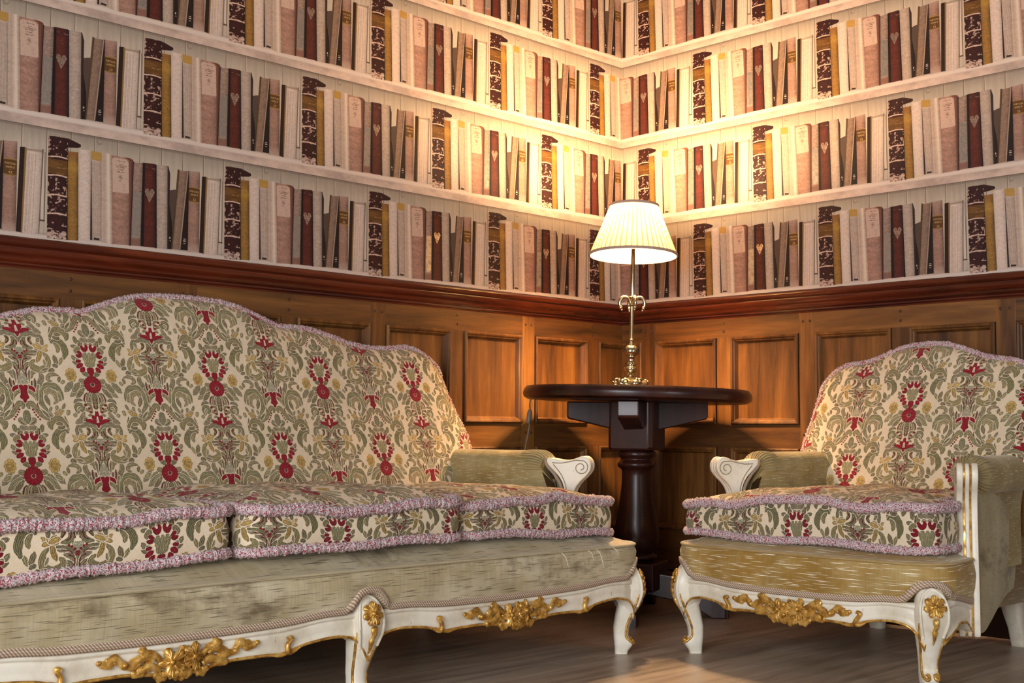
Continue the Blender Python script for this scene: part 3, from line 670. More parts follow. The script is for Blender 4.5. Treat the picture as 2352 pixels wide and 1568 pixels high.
# ------------------------------------------------------------------ upholstered furniture
def fuzzy(b,path,r,closed=False,amp=.5,n=12,step=.0026):
    """rope of looped yarn: tube with tufted surface"""
    P=resample(path,step,closed); k=len(P); s=b.n
    rr=r*(1+amp*.5*(RS.rand(k)-.5)); b.tube(P,rr,n=n,closed=closed)
    V=b.v[-1].reshape(k,n,3); c=P[:,None]; V[:]=c+(V-c)*(1+amp*(RS.rand(k,n,1)-.45)); b.v[-1]=V.reshape(-1,3)
    return b
def petal_flower(b,c,R,nrm,upv,n=5,thick=.006,phase=0.,ridges=True):
    nrm=np.asarray(nrm,float); nrm/=np.linalg.norm(nrm); u=np.asarray(upv,float); u-=nrm*(u@nrm); u/=np.linalg.norm(u); w=np.cross(u,nrm); c=np.asarray(c,float)
    for i in range(n):
        a=phase+i*2*PI/n; d=math.cos(a)*u+math.sin(a)*w; s=np.cross(nrm,d)
        rot=np.stack([d,s,nrm],1); b.ell(c+d*R*.55+nrm*thick*.3,(R*.52,R*.36,thick),rot,10,6)
        if ridges:
            for q in (-.5,0,.5): b.tube([c+d*R*.2+nrm*thick*1.1,c+d*R*.6+s*q*R*.3+nrm*thick*1.45,c+d*R*.95+s*q*R*.5+nrm*thick*.7],[.0012,.0016,.001],5)
    b.ell(c+nrm*thick*1.2,(R*.22,R*.22,R*.2),None,10,6)
def scroll_leaf(b,pts,r,nrm=(0,-1,.1)):
    """carved acanthus ribbon: lobed outline, ridged along the middle"""
    P=cr(pts,8); k=len(P); t=np.linspace(0,1,k); nrm=np.asarray(nrm,float); nrm/=np.linalg.norm(nrm)
    T=np.gradient(P,axis=0); T/=np.linalg.norm(T,axis=1)[:,None]+1e-9; X=np.cross(T,nrm); X/=np.linalg.norm(X,axis=1)[:,None]+1e-9
    w=r*1.75*(.22+.78*np.sin(PI*np.clip(t*.88+.1,0,1)))*(1+.18*np.cos(t*PI*7)); G=[]
    for u,h in ((-1,-.45),(-.85,.15),(-.5,.62),(-.2,.42),(0,.75),(.2,.42),(.5,.62),(.85,.15),(1,-.45)): G.append(P+X*(w*u)[:,None]+nrm*(h*np.minimum(w,r)*.9)[:,None])
    G=np.array(G).transpose(1,0,2); b.grid(G); b.grid(np.stack([G[:,-1],G[:,0]],1))

class Seat:
    """shared geometry of the sofa and the armchair; local frame: front = -Y, right = +X"""
    def __init__(s,half,yf=-.42,bow=.02,legs=(-1,1),R=.085,ends=-.20):
        s.h=half; s.yf=yf; s.bow=bow; s.legs=legs; s.R=R; s.ends=ends
        # plan path from left post, round the front, to the right post
        pts=[]
        for t in np.linspace(0,1,14)[:-1]: pts.append((-half+.018*(1-t),ends+(yf+R-ends)*t))
        for a in np.linspace(PI,1.5*PI,14): pts.append((-half+R+R*math.cos(a),yf+R+R*math.sin(a)))
        for x in np.linspace(-half+R,half-R,120)[1:-1]: pts.append((x,yf-bow*s.serp(x)))
        for a in np.linspace(1.5*PI,2*PI,14): pts.append((half-R+R*math.cos(a),yf+R+R*math.sin(a)))
        for t in np.linspace(0,1,14)[1:]: pts.append((half-.018*t,yf+R+(ends-yf-R)*t))
        P=resample(np.array(pts),.0075); T=np.gradient(P,axis=0); T/=np.linalg.norm(T,axis=1)[:,None]
        s.P=P; s.N=np.stack([T[:,1],-T[:,0]],1); s.L=np.r_[0,np.cumsum(np.linalg.norm(np.diff(P,axis=0),axis=1))]
        s.kx=half-.035
    def serp(s,x): 
        q=np.clip(abs(x)/(s.h-s.R),0,1); return (1-q**2)
    def tpos(s,P):
        """0..1 between neighbouring front legs for front points, None-like (-1) on the sides"""
        kx=[l*s.kx for l in s.legs]; x=P[:,0]; t=np.full(len(x),-1.)
        for a,b in zip(kx[:-1],kx[1:]):
            m=(x>=a)&(x<=b); t[m]=(x[m]-a)/(b-a)
        side=(P[:,1]>s.yf+s.R*.55); t[side]=-1
        return t,side
    def ztop(s,P):
        t,side=s.tpos(P); z=.195+.014*np.abs(2*t-1)**2.2
        d=np.abs(t-.22); e=np.minimum(np.abs(t-.22),np.abs(t-.78)); z=z+.004*np.exp(-(np.minimum(t,1-t)-.13)**2/.004)
        z=np.where(t<0,.208,z)
        yy=P[:,1]; z=np.where(side,interp(yy,[(s.yf,.208),(s.yf+.09,.215),(s.yf+.14,.205),(s.ends,.19)]),z); return z
    def zbot(s,P):
        t,side=s.tpos(P); u=np.minimum(t,1-t)
        z=smooth_interp(u,[(0,.09),(.025,.135),(.055,.152),(.10,.158),(.17,.153),(.225,.142),(.25,.137),(.29,.139),(.36,.140),(.42,.135),(.46,.129),(.5,.127)])
        z=np.where(t<0,.12,z); yy=P[:,1]
        return np.where(side,smooth_interp(yy,[(s.yf+.05,.11),(s.yf+.09,.14),(s.yf+.12,.152),(s.yf+.16,.15),(s.yf+.20,.125),(s.ends,.12)]),z)
    def surf(s,i,out,z): return np.array([s.P[i,0]+s.N[i,0]*out,s.P[i,1]+s.N[i,1]*out,z])
    def ringprof(s,prof,zt,zb):
        """prof: (v from top 0 to bottom 1, out)"""
        G=np.zeros((len(s.P),len(prof),3)); UV=np.zeros((len(s.P),len(prof),2))
        for j,(v,o) in enumerate(prof):
            z=zt+(zb-zt)*v if v<=1 else zb+(v-1)*.01
            G[:,j,0]=s.P[:,0]+s.N[:,0]*o; G[:,j,1]=s.P[:,1]+s.N[:,1]*o; G[:,j,2]=z; UV[:,j,0]=s.L; UV[:,j,1]=z
        return G,UV
def leg_stations(kind='front'):
    return [(.249,-.004,.008,.006),(.244,.004,.021,.014),(.232,.011,.030,.020),(.212,.016,.036,.026),(.19,.0185,.0385,.030),(.165,.016,.0375,.031),(.14,.009,.034,.029),(.115,.001,.0285,.026),(.09,-.007,.0235,.0225),(.068,-.012,.0205,.0205),(.05,-.012,.0195,.020),(.038,-.007,.0205,.024),(.028,-.004,.0205,.026),(.019,-.006,.019,.023),(.008,-.010,.0165,.0185),(0,-.011,.016,.0175)]
def make_leg(seat,root,c,o):
    o=np.asarray(o,float); o/=np.linalg.norm(o); t=np.array([-o[1],o[0]]); b=MB(); st=leg_stations(); n=24; th=np.arange(n)*2*PI/n
    sts=np.array(st); zz=np.linspace(0,.249,46); q=np.argsort(sts[:,0]); S=sts[q]
    G=[]
    for z in zz:
        of,w,dp=(smooth_interp(z,S[:,[0,i]]) for i in (1,2,3))
        cs,sn=np.cos(th),np.sin(th); e=.62
        X=np.sign(cs)*np.abs(cs)**e*w; Y=np.sign(sn)*np.abs(sn)**e*dp
        rid=.004*np.exp(-(X/(.16*w+1e-6))**2)*(Y>0)*np.clip((z-.03)/.05,0,1)*np.clip((.21-z)/.04,0,1); Y=Y+rid
        p=np.zeros((n,3)); p[:,:2]=np.asarray(c)+t*X[:,None]+o*(of+Y)[:,None]; p[:,2]=z; G.append(p)
    G=np.array(G); b.grid(G,cv=True,flip=True); b.f.append(tuple(range(n))); b.mi.append(0)
    leg=b.build('leg',M['ivory'],root)
    def at(z,tx,front=1.0):
        of,w,dp=(smooth_interp(z,S[:,[0,i]]) for i in (1,2,3)); p=np.asarray(c)+t*w*tx+o*(of+dp*front); return np.array([p[0],p[1],z])
    # gilt lines down both edges, ending in a curl on the foot
    g=MB()
    for sg in (-1,1):
        pts=[at(z,sg*.92,.62) for z in np.linspace(.165,.045,14)]
        a=at(.036,sg*.9,.8); pts+=[a,at(.030,sg*.62,1.02),at(.034,sg*.35,1.06),at(.041,sg*.42,1.05),at(.039,sg*.6,1.03)]
        P=cr(pts,4); g.tube(P,np.interp(np.linspace(0,1,len(P)),[0,.15,.7,1],[.0014,.0034,.0034,.0046]),7)
    g.build('gilt_line',M['gold'],leg)
    # carved rosette and leaf drop on the knee
    f=MB(); o3=np.array([o[0],o[1],.25]); cz=at(.203,0,.99)
    petal_flower(f,cz,.027,o3,(0,0,1),7,.0045,phase=0.); 
    f.tube(cr([at(.176,0,1.08),at(.160,.05,1.12),at(.145,-.03,1.12),at(.130,.02,1.12),at(.112,0,1.1)],5),[*np.linspace(.0085,.0045,10),*np.linspace(.007,.0015,11)],7)
    f.ell(at(.168,0,1.12),(.008,.006,.011)); f.ell(at(.143,0,1.12),(.0065,.005,.009))
    fl=f.build('carved_rosette',M['gold'],leg)
    # pale bead framing the knee
    q=MB(); P=cr([at(.13,-.75,.9),at(.165,-.86,.86),at(.20,-.86,.80),at(.226,-.72,.80),at(.238,-.35,.9),at(.241,0,.95),at(.238,.35,.9),at(.226,.72,.80),at(.20,.86,.80),at(.165,.86,.86),at(.13,.75,.9)],5)
    q.tube(P,.0038,8); q.build('knee_bead',M['ivory'],leg)
    return leg
def carved_spray(seat,root,x0,w=.17):
    """gilded flower pair with trailing acanthus, lying on the rail face around x0"""
    b=MB(); P=seat.P; front=np.where(P[:,1]<seat.yf+.01)[0]
    def pt(dx,dz,out=.012):
        i=front[np.argmin(np.abs(P[front,0]-(x0+dx)))]; zt=seat.ztop(P[i:i+1])[0]; zb=seat.zbot(P[i:i+1])[0]
        return seat.surf(i,out,(zt*.45+zb*.55)-.002+dz)
    i=front[np.argmin(np.abs(P[front,0]-x0))]; nn=np.array([seat.N[i,0],seat.N[i,1],.12])
    for sg in (-1,1):
        petal_flower(b,pt(sg*.024,.004+.003*sg,.012),.0285,nn+[sg*.35,0,0],(0,0,1),5,.006,phase=sg*.4)
        for q in ([(.045,.006),(.062,.016),(.082,.012),(.10,-.002),(.118,-.002),(.132,.008)],[(.045,-.012),(.065,-.006),(.082,-.012),(.096,-.02),(.10,-.012)],[(.12,.002),(.14,.012),(.158,.004),(.172,.009)],[(.03,-.02),(.045,-.026),(.062,-.02)],[(.06,.004),(.078,.022),(.092,.02)]):
            scroll_leaf(b,[pt(sg*x*w/.17,z,.010) for x,z in q],.0062)
        b.ell(pt(sg*.172*w/.17,.009,.010),(.006,.004,.0055)); b.ell(pt(sg*.118*w/.17,-.001,.012),(.006,.004,.0055))
        scroll_leaf(b,[pt(0,.03,.012),pt(sg*.006,.01,.016),pt(sg*.008,-.012,.016),pt(sg*.014,-.028,.012)],.005)
    for a in np.linspace(-.9,.9,5): scroll_leaf(b,[pt(0,-.008,.014),pt(math.sin(a)*.02,-.022,.016),pt(math.sin(a)*.034,-.008-math.cos(a)*.03,.010)],.0055)
    b.build('carved_flower_spray',M['gold'],root)

def upholster(root,half,legs,cols,bow,back_top,back_side,back_y,vel,sprays,uvoff,ends=-.20):
    S=Seat(half,bow=bow,legs=legs,ends=ends); P=S.P; zt=S.ztop(P); zb=S.zbot(P)
    # --- carved front rail
    prof=[(0,-.012),(.0,.002),(.05,.0065),(.13,.0085),(.20,.0065),(.235,.002),(.28,.0035),(.42,.005),(.62,.0035),(.78,.0035),(.86,.0065),(.875,.0095),(.94,.0115),(1.0,.009),(1.0,-.03)]
    mi=[0]*len(prof); mi[11]=mi[12]=1
    G,UV=S.ringprof(prof,zt,zb); rail=MB().grid(G,UV=UV,mi=mi[:-1],flip=False); rail=rail.build('front_rail',[M['ivory'],M['gold']],root)
    # gilt C-scroll lips on the lower edge
    fr=np.where(P[:,1]<S.yf+.01)[0]; kx=[l*S.kx for l in legs]
    for a,c in zip(kx[:-1],kx[1:]):
        for q,sg in ((.235,1),(.765,-1)):
            def pt(dx,dz,o=.011):
                i=fr[np.argmin(np.abs(P[fr,0]-(a+(c-a)*q+sg*dx)))]; return S.surf(i,o,zb[i]+dz)
            b=MB(); Q=cr([pt(-.03,.002),pt(-.012,-.001),pt(0,.006),pt(-.004,.018),pt(-.012,.026),pt(-.010,.031),pt(-.004,.030)],5); b.tube(Q,np.interp(np.linspace(0,1,len(Q)),[0,.3,.7,1],[.002,.006,.0045,.0055]),8)
            Q=cr([pt(.0,.003),pt(.02,.002),pt(.045,.004),pt(.07,.003)],5); b.tube(Q,np.linspace(.0055,.001,len(Q)),7)
            b.build('gilt_scroll',M['gold'],rail)
    for x0 in sprays: carved_spray(S,rail,x0)
    # --- legs
    for l in legs:
        x=l*S.kx
        if abs(l)==1: make_leg(S,root,(x,S.yf+.037),(l*.72,-.70))
        else: make_leg(S,root,(x,S.yf-bow*S.serp(x)+.022),(0,-1))
    for sg in (-1,1):      # plain splayed rear legs
        rl=MB(); n=16; th=np.arange(n)*2*PI/n; Gs=[]
        for z,dx,dy,w in ((.25,0,0,.034),(.17,0,.005,.033),(.10,.004,.018,.027),(.05,.008,.034,.0225),(.025,.01,.042,.024),(0,.01,.045,.021)):
            p=np.zeros((n,3)); cs,sn=np.cos(th),np.sin(th); p[:,0]=sg*(half-.17 if half<.6 else half-.12)+sg*dx+np.sign(cs)*np.abs(cs)**.55*w; p[:,1]=.36+dy+np.sign(sn)*np.abs(sn)**.55*w; p[:,2]=z; Gs.append(p)
        rl.grid(np.array(Gs),cv=True); rl.f.append(tuple(range(5*n,6*n))); rl.mi.append(0); rl.build('leg',M['ivory'],root)
    # --- seat base: velvet front, welt, sloping deck
    dome=np.zeros(len(P))
    for l in legs:
        x=l*S.kx; c=np.array([x,S.yf-bow*S.serp(x)]) if abs(l)<1 else np.array([x+np.sign(l)*(.035-.3*S.R),S.yf+.3*S.R])
        dd=np.hypot(P[:,0]-c[0],P[:,1]-c[1]); q=np.clip(1-(dd/.050)**2,0,1); dome=np.maximum(dome,q**.5*.064)
    zg=np.maximum(zt+.0,np.where(dome>0,.190+dome*.94,0)); zg=np.convolve(np.r_[[zg[0]]*2,zg,[zg[-1]]*2],np.ones(5)/5,'valid')
    TOP=.296
    prof=[(0,-.004),(.0,.003),(.12,.008),(.4,.014),(.7,.015),(.9,.011),(.985,.008)]
    G,UV=S.ringprof(prof,zg-.004,np.full(len(P),TOP)); 
    # welt
    extra=[]
    for o,z in ((.010,TOP+.001),(.0115,TOP+.004),(.009,TOP+.007),(.002,TOP+.006),(-.02,TOP+.011),(-.05,TOP+.020),(-.10,TOP+.025),(-.16,TOP+.026)):
        g=np.stack([P[:,0]+S.N[:,0]*o,P[:,1]+S.N[:,1]*o,np.full(len(P),z)],-1); g[:,2]+=(.020 if half>.6 else 0)*(1-(P[:,0]/half)**2)*np.clip(-o/.08,0,1); extra.append(g)
    G=np.concatenate([G,np.stack(extra,1)],1); UV=np.concatenate([UV,np.stack([np.stack([S.L,np.full(len(P),TOP+.012*i)],-1) for i in range(1,len(extra)+1)],1)],1)
    sb=MB().grid(G,UV=UV,flip=True); sb.box(-half+.10,half-.10,S.yf+.10,.34,.14,TOP+.022+(.008 if half>.6 else 0))
    seat=sb.build('seat_base',M[vel],root)
    w=MB(); w.tube([S.surf(i,.0115,TOP+.003) for i in range(0,len(P),3)],.0032,7); w.build('welt',M[vel],seat)
    # --- gimp braid
    g=MB(); hgt=.0175
    for z0,z1,o in ((0,hgt,.0075),):
        A=np.zeros((len(P),5,3)); U=np.zeros((len(P),5,2)); dz=np.gradient(zg,S.L); ln=np.sqrt(1+dz**2); cl=np.r_[0,np.cumsum(np.hypot(np.diff(S.L),np.diff(zg)))]
        for j,(v,oo) in enumerate(((0,.0),(.08,.0105),(.5,.0125),(.92,.0125),(1.,.004))):
            sh=-dz/ln*hgt*v; A[:,j,0]=P[:,0]+S.N[:,0]*(oo+.006*(dome>0)); A[:,j,1]=P[:,1]+S.N[:,1]*(oo+.006*(dome>0)); A[:,j,2]=zg-.003+hgt*v*np.minimum(ln,2.2); U[:,j,0]=cl; U[:,j,1]=v*hgt
        g.grid(A,UV=U,flip=True)
    g.build('gimp_braid',M['gimp'],root)
    # --- arms
    for sg in (-1,1): make_arm(root,sg,half,vel)
    # --- back
    make_back(root,half,back_top,back_side,back_y,uvoff)
    return S

PHI=math.radians(28)
def make_arm(root,sg,half,vel):
    """padded arm ending in a carved post that turns outwards"""
    xj=half-.065; yj=-.118; A0=-.085
    def tp(a,z,t=0.):
        d=(A0-a)*.80; return (sg*(xj+d*math.sin(PHI)+t*math.cos(PHI)), yj-d*math.cos(PHI)+t*math.sin(PHI), z)
    front=[(-.222,.112),(-.225,.15),(-.220,.20),(-.210,.25),(-.196,.31),(-.186,.37),(-.184,.41),(-.190,.437),(-.208,.46),(-.232,.478),(-.249,.497),(-.250,.517),(-.238,.532),(-.218,.536)]
    rear=[(-.185,.527),(-.15,.524),(-.115,.528),(-.09,.530),(-.083,.518),(-.104,.499),(-.132,.476),(-.148,.45),(-.153,.42),(-.155,.37),(-.163,.31),(-.166,.25),(-.174,.20),(-.178,.15),(-.176,.112)]
    O=cr(front+rear,4,True)
    T=np.roll(O,-1,0)-np.roll(O,1,0); T/=np.linalg.norm(T,axis=1)[:,None]; Nn=np.stack([T[:,1],-T[:,0]],1)
    if np.sum(O[:,0]*np.roll(O[:,1],-1)-np.roll(O[:,0],-1)*O[:,1])<0: Nn=-Nn
    def plate(b,t0,t1,ins,mi=0,r=.004):
        rings=[]
        for tt,q in ((t0,r+ins),(t0+r*.3,r*.3+ins),(t0+r,ins),(t1-r,ins),(t1-r*.3,r*.3+ins),(t1,r+ins)):
            Q=O-Nn*q; rings.append([tp(a,z,tt) for a,z in Q])
        b.grid(np.array(rings),cv=True,mi=mi,flip=sg<0); n=len(O); s0=b.n-6*n; f0=tuple(range(s0,s0+n)); f1=tuple(range(s0+5*n,s0+6*n))
        b.f.append(f0[::-1] if sg>0 else f0); b.mi.append(mi); b.f.append(f1 if sg>0 else f1[::-1]); b.mi.append(mi)
    b=MB(); plate(b,-.025,-.010,0); plate(b,.010,.025,0); plate(b,-.0105,.0105,.006,1,.001); plate(b,-.005,.005,.001)
    post=b.build('arm_post',[M['ivory'],M['gold']],root,auto=32)
    g=MB()                                              # volute drawn as thin darker tubes on both cheeks
    for st in (-1,1):
        t=st*.0252; P=[]
        for q in np.linspace(-.5*PI,2.5*PI,44):
            r=.024*(1-.74*(q+.5*PI)/(3.*PI)); P.append(tp(-.214-r*math.cos(q)*1.2,.503-r*math.sin(q)*.92,t))
        g.tube([tp(-.108,.516,t),tp(-.14,.515,t),tp(-.17,.519,t),tp(-.195,.524,t)]+P[2:],.0014,5)
        g.tube(cr([tp(-.112,.511,t),tp(-.140,.484,t),tp(-.158,.452,t),tp(-.161,.42,t),tp(-.164,.36,t),tp(-.174,.27,t),tp(-.185,.18,t)],5),.0014,5)
    g.build('carved_volute',M['groove'],post)
    g=MB()                                              # braid behind the post
    RE=[(-.082,.528),(-.088,.508),(-.116,.483),(-.139,.453),(-.146,.42),(-.148,.37),(-.156,.31),(-.159,.25),(-.167,.20),(-.170,.15)]
    for st in (-1,1): g.tube(cr([tp(a,z,st*.024) for a,z in RE],5),.0048,7)
    g.build('gimp_edging',M['gimp'],post)
    # padded arm: lofted from the post to the back
    us=np.array([0,.008,.025,.055,.10,.16,.24,.34,.46,.6,.74,.88,1.]); yr=.33 if half>.6 else .25
    def section(u):
        q=math.sin(min(1,u/.07)*PI/2); R=.034+.018*q; xc=xj-.03*u; zc=.498; y=yj+(yr-yj)*u; row=[]
        for z in (.25,.33,.41,.46):
            a=float(interp(z,[(.25,-.150),(.31,-.140),(.37,-.130),(.42,-.127),(.46,-.110)])); x0,y0,_=tp(a,z,-.022); x1=sg*(xj-.03-.046); w=min(1,u/.25); 
            xi=x0*(1-w)+sg*(xc-.0465*(1 if z>.3 else 1))*w; row.append((xi,y0+(yr-y0)*u,z))
        for q2 in np.linspace(-.5*PI,.78*PI,26): row.append((sg*(xc+.004+R*1.04*math.sin(q2)),y,zc+R*math.cos(q2)))
        row+=[(sg*(xc+.020),y,.452),(sg*(xc+.012),y,.40),(sg*(xc+.012),y,.25)]
        return row
    G=np.array([section(u) for u in us]); n=G.shape[1]
    for i_,u in enumerate(us):
        if u<.22: G[i_,4:30,2]+=.0018*np.cos(np.arange(26)*PI)*(1-u/.22)
    UV=np.zeros(G.shape[:2]+(2,)); Lq=np.r_[0,np.cumsum(np.linalg.norm(np.diff(G[8],axis=0),axis=1))]; UV[...,0]=G[...,1]+(0 if sg>0 else 3.3); UV[...,1]=Lq[None]
    b=MB().grid(G,UV=UV,flip=sg>0); b.f.append(tuple(range(n)) if sg<0 else tuple(range(n))[::-1]); b.mi.append(0)
    arm=b.build('armrest',M['v_arm'],root)
    g=MB()
    for q2 in np.linspace(-.5*PI,.72*PI,24):
        p=[]
        for u,rr in ((.002,.034),(.02,.0435),(.05,.0515),(.10,.0530),(.18,.0535)): p.append((sg*(xj-.03*u+.004+rr*1.04*math.sin(q2)),yj+(yr-yj)*u,.498+rr*math.cos(q2)))
        g.tube(p,[.0022,.0028,.0026,.0018,.0006],5)
    g.build('gathered_pleats',M['v_arm'],arm)
    # outside panel hanging from under the roll
    ny,nz=26,16; G=np.zeros((ny,nz,3)); UV=np.zeros((ny,nz,2)); tap=.085 if half<.6 else .05
    for i_,t in enumerate(np.linspace(0,1,ny)):
        zb=float(smooth_interp(t,[(0,.112),(.12,.110),(.25,.122),(.45,.150),(.65,.174),(.85,.184),(1,.186)]))
        for j_,v in enumerate(np.linspace(0,1,nz)):
            z=zb+(.468-zb)*v; a=float(interp(z,[(.11,-.168),(.20,-.164),(.31,-.146),(.42,-.133),(.47,-.115)])); x0,y0,_=tp(a,z,.022)
            x1=xj+.02-tap*.8+.012*(z-.2)/.27; G[i_,j_]=(sg*(abs(x0)*(1-t)+x1*t+.006*math.sin(PI*v)*math.sin(PI*t)),y0+(yr+.05-y0)*t,z); UV[i_,j_]=(G[i_,j_,1],z)
    b=MB().grid(G,UV=UV,flip=sg<0); Gi=G.copy(); Gi[...,0]-=sg*.02; b.grid(Gi,UV=UV,flip=sg>0); b.grid(np.stack([G[:,0],Gi[:,0]],1),UV=np.zeros((ny,2,2)),flip=sg>0)
    b.build('side_panel',M['v_side'],root)

def make_back(root,half,top,side,by,uvoff):
    nx,nz=150,70; s=np.linspace(-1,1,nx); t=np.linspace(0,1,nz); z0=.27
    sm=max(p[0] for p in top); zt=smooth_interp(np.abs(s)*sm,top)
    G=np.zeros((nx,nz,3)); UV=np.zeros((nx,nz,2)); B=np.zeros((nx,nz,3))
    for i in range(nx):
        z=z0+(zt[i]-z0)*t; hw=smooth_interp(z,side); x=s[i]*hw
        yb=interp(z,by)
        e1=np.clip((1-abs(s[i]))*hw/.10,0,1); e2=np.clip((zt[i]-z)/.09,0,1); e=np.sqrt(np.clip(1-(1-e1)**2,0,1))*np.sqrt(np.clip(1-(1-e2)**2,0,1))
        y=yb+.045*(1-e)-.012*(1-s[i]**2)*np.sin(PI*np.clip(t,0,1))
        G[i,:,0]=x; G[i,:,1]=y; G[i,:,2]=z; UV[i,:,0]=x; B[i,:,0]=x*.995; B[i,:,1]=np.maximum(y+.025,yb+.075); B[i,:,2]=np.where(t>.99,z-.004,z)
    ds=np.sqrt(np.diff(G[...,1],axis=1)**2+np.diff(G[...,2],axis=1)**2); arc=np.concatenate([np.zeros((nx,1)),np.cumsum(ds,1)],1)
    zref=arc[nx//2]; zi=G[nx//2,:,2]; UV[...,1]=np.interp(G[...,2],zi,zref); 
    du=np.sqrt(np.diff(G[...,0],axis=0)**2+np.diff(G[...,1],axis=0)**2); au=np.concatenate([np.zeros((1,nz)),np.cumsum(du,0)],0); UV[...,0]=au-au[nx//2]
    UV+=np.array(uvoff)
    b=MB().grid(G,UV=UV,flip=False); b.grid(B,UV=UV,flip=True)
    for A,C,f in ((G[:,-1],B[:,-1],True),(G[0],B[0],True),(G[-1],B[-1],False)):
        mid=(A+C)/2
        if f and A is not G[0]: mid=mid+[0,0,.003]
        UVb=np.zeros((len(A),3,2)); L=np.r_[0,np.cumsum(np.linalg.norm(np.diff(A,axis=0),axis=1))]; UVb[:,:,0]=L[:,None]; UVb[:,:,1]=np.array([0,.03,.06])[None]
        b.grid(np.stack([A,mid,C],1),UV=UVb,flip=f if A is not G[0] else f)
    bk=b.build('backrest',M['bro'],root)
    edge=np.concatenate([G[0,int(nz*.42):],G[1:-1,-1],G[-1,int(nz*.42):][::-1]])
    f=MB(); fuzzy(f,edge+np.array([0,.003,.003]),.0088); f.build('fringe',M['fringe'],bk)
    return bk

def make_cushion(name,x0,x1,y0,y1,zb,zt,crown,root_loc,rz,label,group,uv0,wave=0.,bow=.0,seed=0,tilt=0.,tee=(0,0),ystep=-.205,bt=(0,0)):
    """loose box cushion (T-shaped where it passes an arm), placed on the deck of its seat"""
    rs=np.random.RandomState(seed); cx,cyy=(x0+x1)/2,(y0+y1)/2; hx,hy=(x1-x0)/2,(y1-y0)/2; r=.042
    ys=ystep-cyy; C=[(-hx,-hy),(hx,-hy)]+([(hx,ys),(hx-tee[1],ys)] if tee[1] else [])+[(hx-tee[1],hy),(-hx+tee[0],hy)]+([(-hx+tee[0],ys),(-hx,ys)] if tee[0] else [])
    pts=[]; nC=len(C)
    for q in range(nC):
        a,b,c=(np.array(C[(q+e)%nC],float) for e in (-1,0,1)); rr=min(r,.45*np.linalg.norm(b-a),.45*np.linalg.norm(c-b))
        u=(a-b)/np.linalg.norm(a-b)*rr; v=(c-b)/np.linalg.norm(c-b)*rr
        for t in np.linspace(0,1,10): pts.append((1-t)**2*(b+u)+2*t*(1-t)*(b+(u+v)*.12)+t*t*(b+v))
    P=resample(np.array(pts),.008,True); 
    P[:,1]-=bow*np.clip(-P[:,1]/hy,0,1)*(1-(P[:,0]/hx)**2)
    T=np.roll(P,-1,0)-np.roll(P,1,0); T/=np.linalg.norm(T,axis=1)[:,None]; N=np.stack([T[:,1],-T[:,0]],1)
    L=np.r_[0,np.cumsum(np.linalg.norm(np.diff(np.vstack([P,P[:1]]),axis=0),axis=1))][:-1]; n=len(P)
    ph=rs.rand(4)*6; px=P[:,0]/hx
    wz=wave*(np.cos(px*PI*1.0+ph[0]*.15)*-.6+.25*np.sin(px*7+ph[1])+.18*np.sin(px*12+ph[2]))+tilt*px
    ztop=zt+wz; zbot=zb+.25*wave*np.sin(px*6+ph[3])+bt[0]+(bt[1]-bt[0])*(px+1)/2
    rows=[]; UV=[]; i0=np.argmin(np.hypot(P[:,0],P[:,1]+hy))
    Lc=L-L[i0]; tot=L[-1]+.008; Lc=np.where(Lc>tot/2,Lc-tot,Lc); Lc=np.where(Lc<-tot/2,Lc+tot,Lc)
    for v in np.linspace(0,1,9):
        o=.009*math.sin(PI*v)-.002; rows.append(np.stack([P[:,0]+N[:,0]*o,P[:,1]+N[:,1]*o,zbot+(ztop-zbot)*v],-1)); UV.append(np.stack([Lc+uv0[0],np.full(n,(v-.5)*(zt-zb)+uv0[1])],-1))
    rows=np.array(rows); UV=np.array(UV)
    # cut the band's seam at the back so that the print does not smear
    j=np.argmax(np.abs(Lc)); idx=np.r_[np.arange(j+1,n),np.arange(0,j+1)] if Lc[j]>0 else np.r_[np.arange(j,n),np.arange(0,j)]
    rows=np.concatenate([rows[:,idx],rows[:,idx[:1]]],1); UVb=UV[:,idx]; UVb=np.concatenate([UVb,UVb[:,-1:]+[[.008,0]]],1)
    b=MB().grid(rows,UV=UVb,mi=1,flip=True)
    tops=[]; UT=[]
    for q in np.r_[np.linspace(0,.35,9),np.linspace(.42,.98,8)]:
        k=1-q; h=crown*(1-(1-min(1,q*1.6))**2)+.010*math.sin(min(1,q/.12)*PI/2)
        x=P[:,0]*k; y=P[:,1]*k; z=zt+(ztop-zt)*k**1.5+h+.004*np.sin(x*31+ph[0])*np.sin(y*23+ph[1])*min(1,q*5)
        tops.append(np.stack([x,y,z],-1)); UT.append(np.stack([x+uv0[0],y+uv0[1]+.12],-1))
    b.grid(np.array(tops),cv=True,UV=np.array(UT),mi=0,flip=True)
    b.f.append(tuple(b.n-n+i for i in range(n))); b.mi.append(0)
    c=np.stack([P[:,0],P[:,1],zbot],-1); b.add(c,[tuple(range(n))[::-1]],P,1)
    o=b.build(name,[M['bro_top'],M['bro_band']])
    f=MB(); fuzzy(f,np.stack([P[:,0]+N[:,0]*.002,P[:,1]+N[:,1]*.002,ztop+.005],-1),.0115,True); f.build('fringe',M['fringe'],o)
    f=MB(); fuzzy(f,np.stack([P[:,0]+N[:,0]*.003,P[:,1]+N[:,1]*.003,zbot+.007],-1),.0100,True); f.build('fringe',M['fringe'],o)
    R=Matrix.Rotation(rz,4,'Z'); p=R@Vector((cx,cyy,0)); o.location=(root_loc[0]+p.x,root_loc[1]+p.y,0); o.rotation_euler=(0,0,rz)
    tag(o,label,'cushion',group); return o

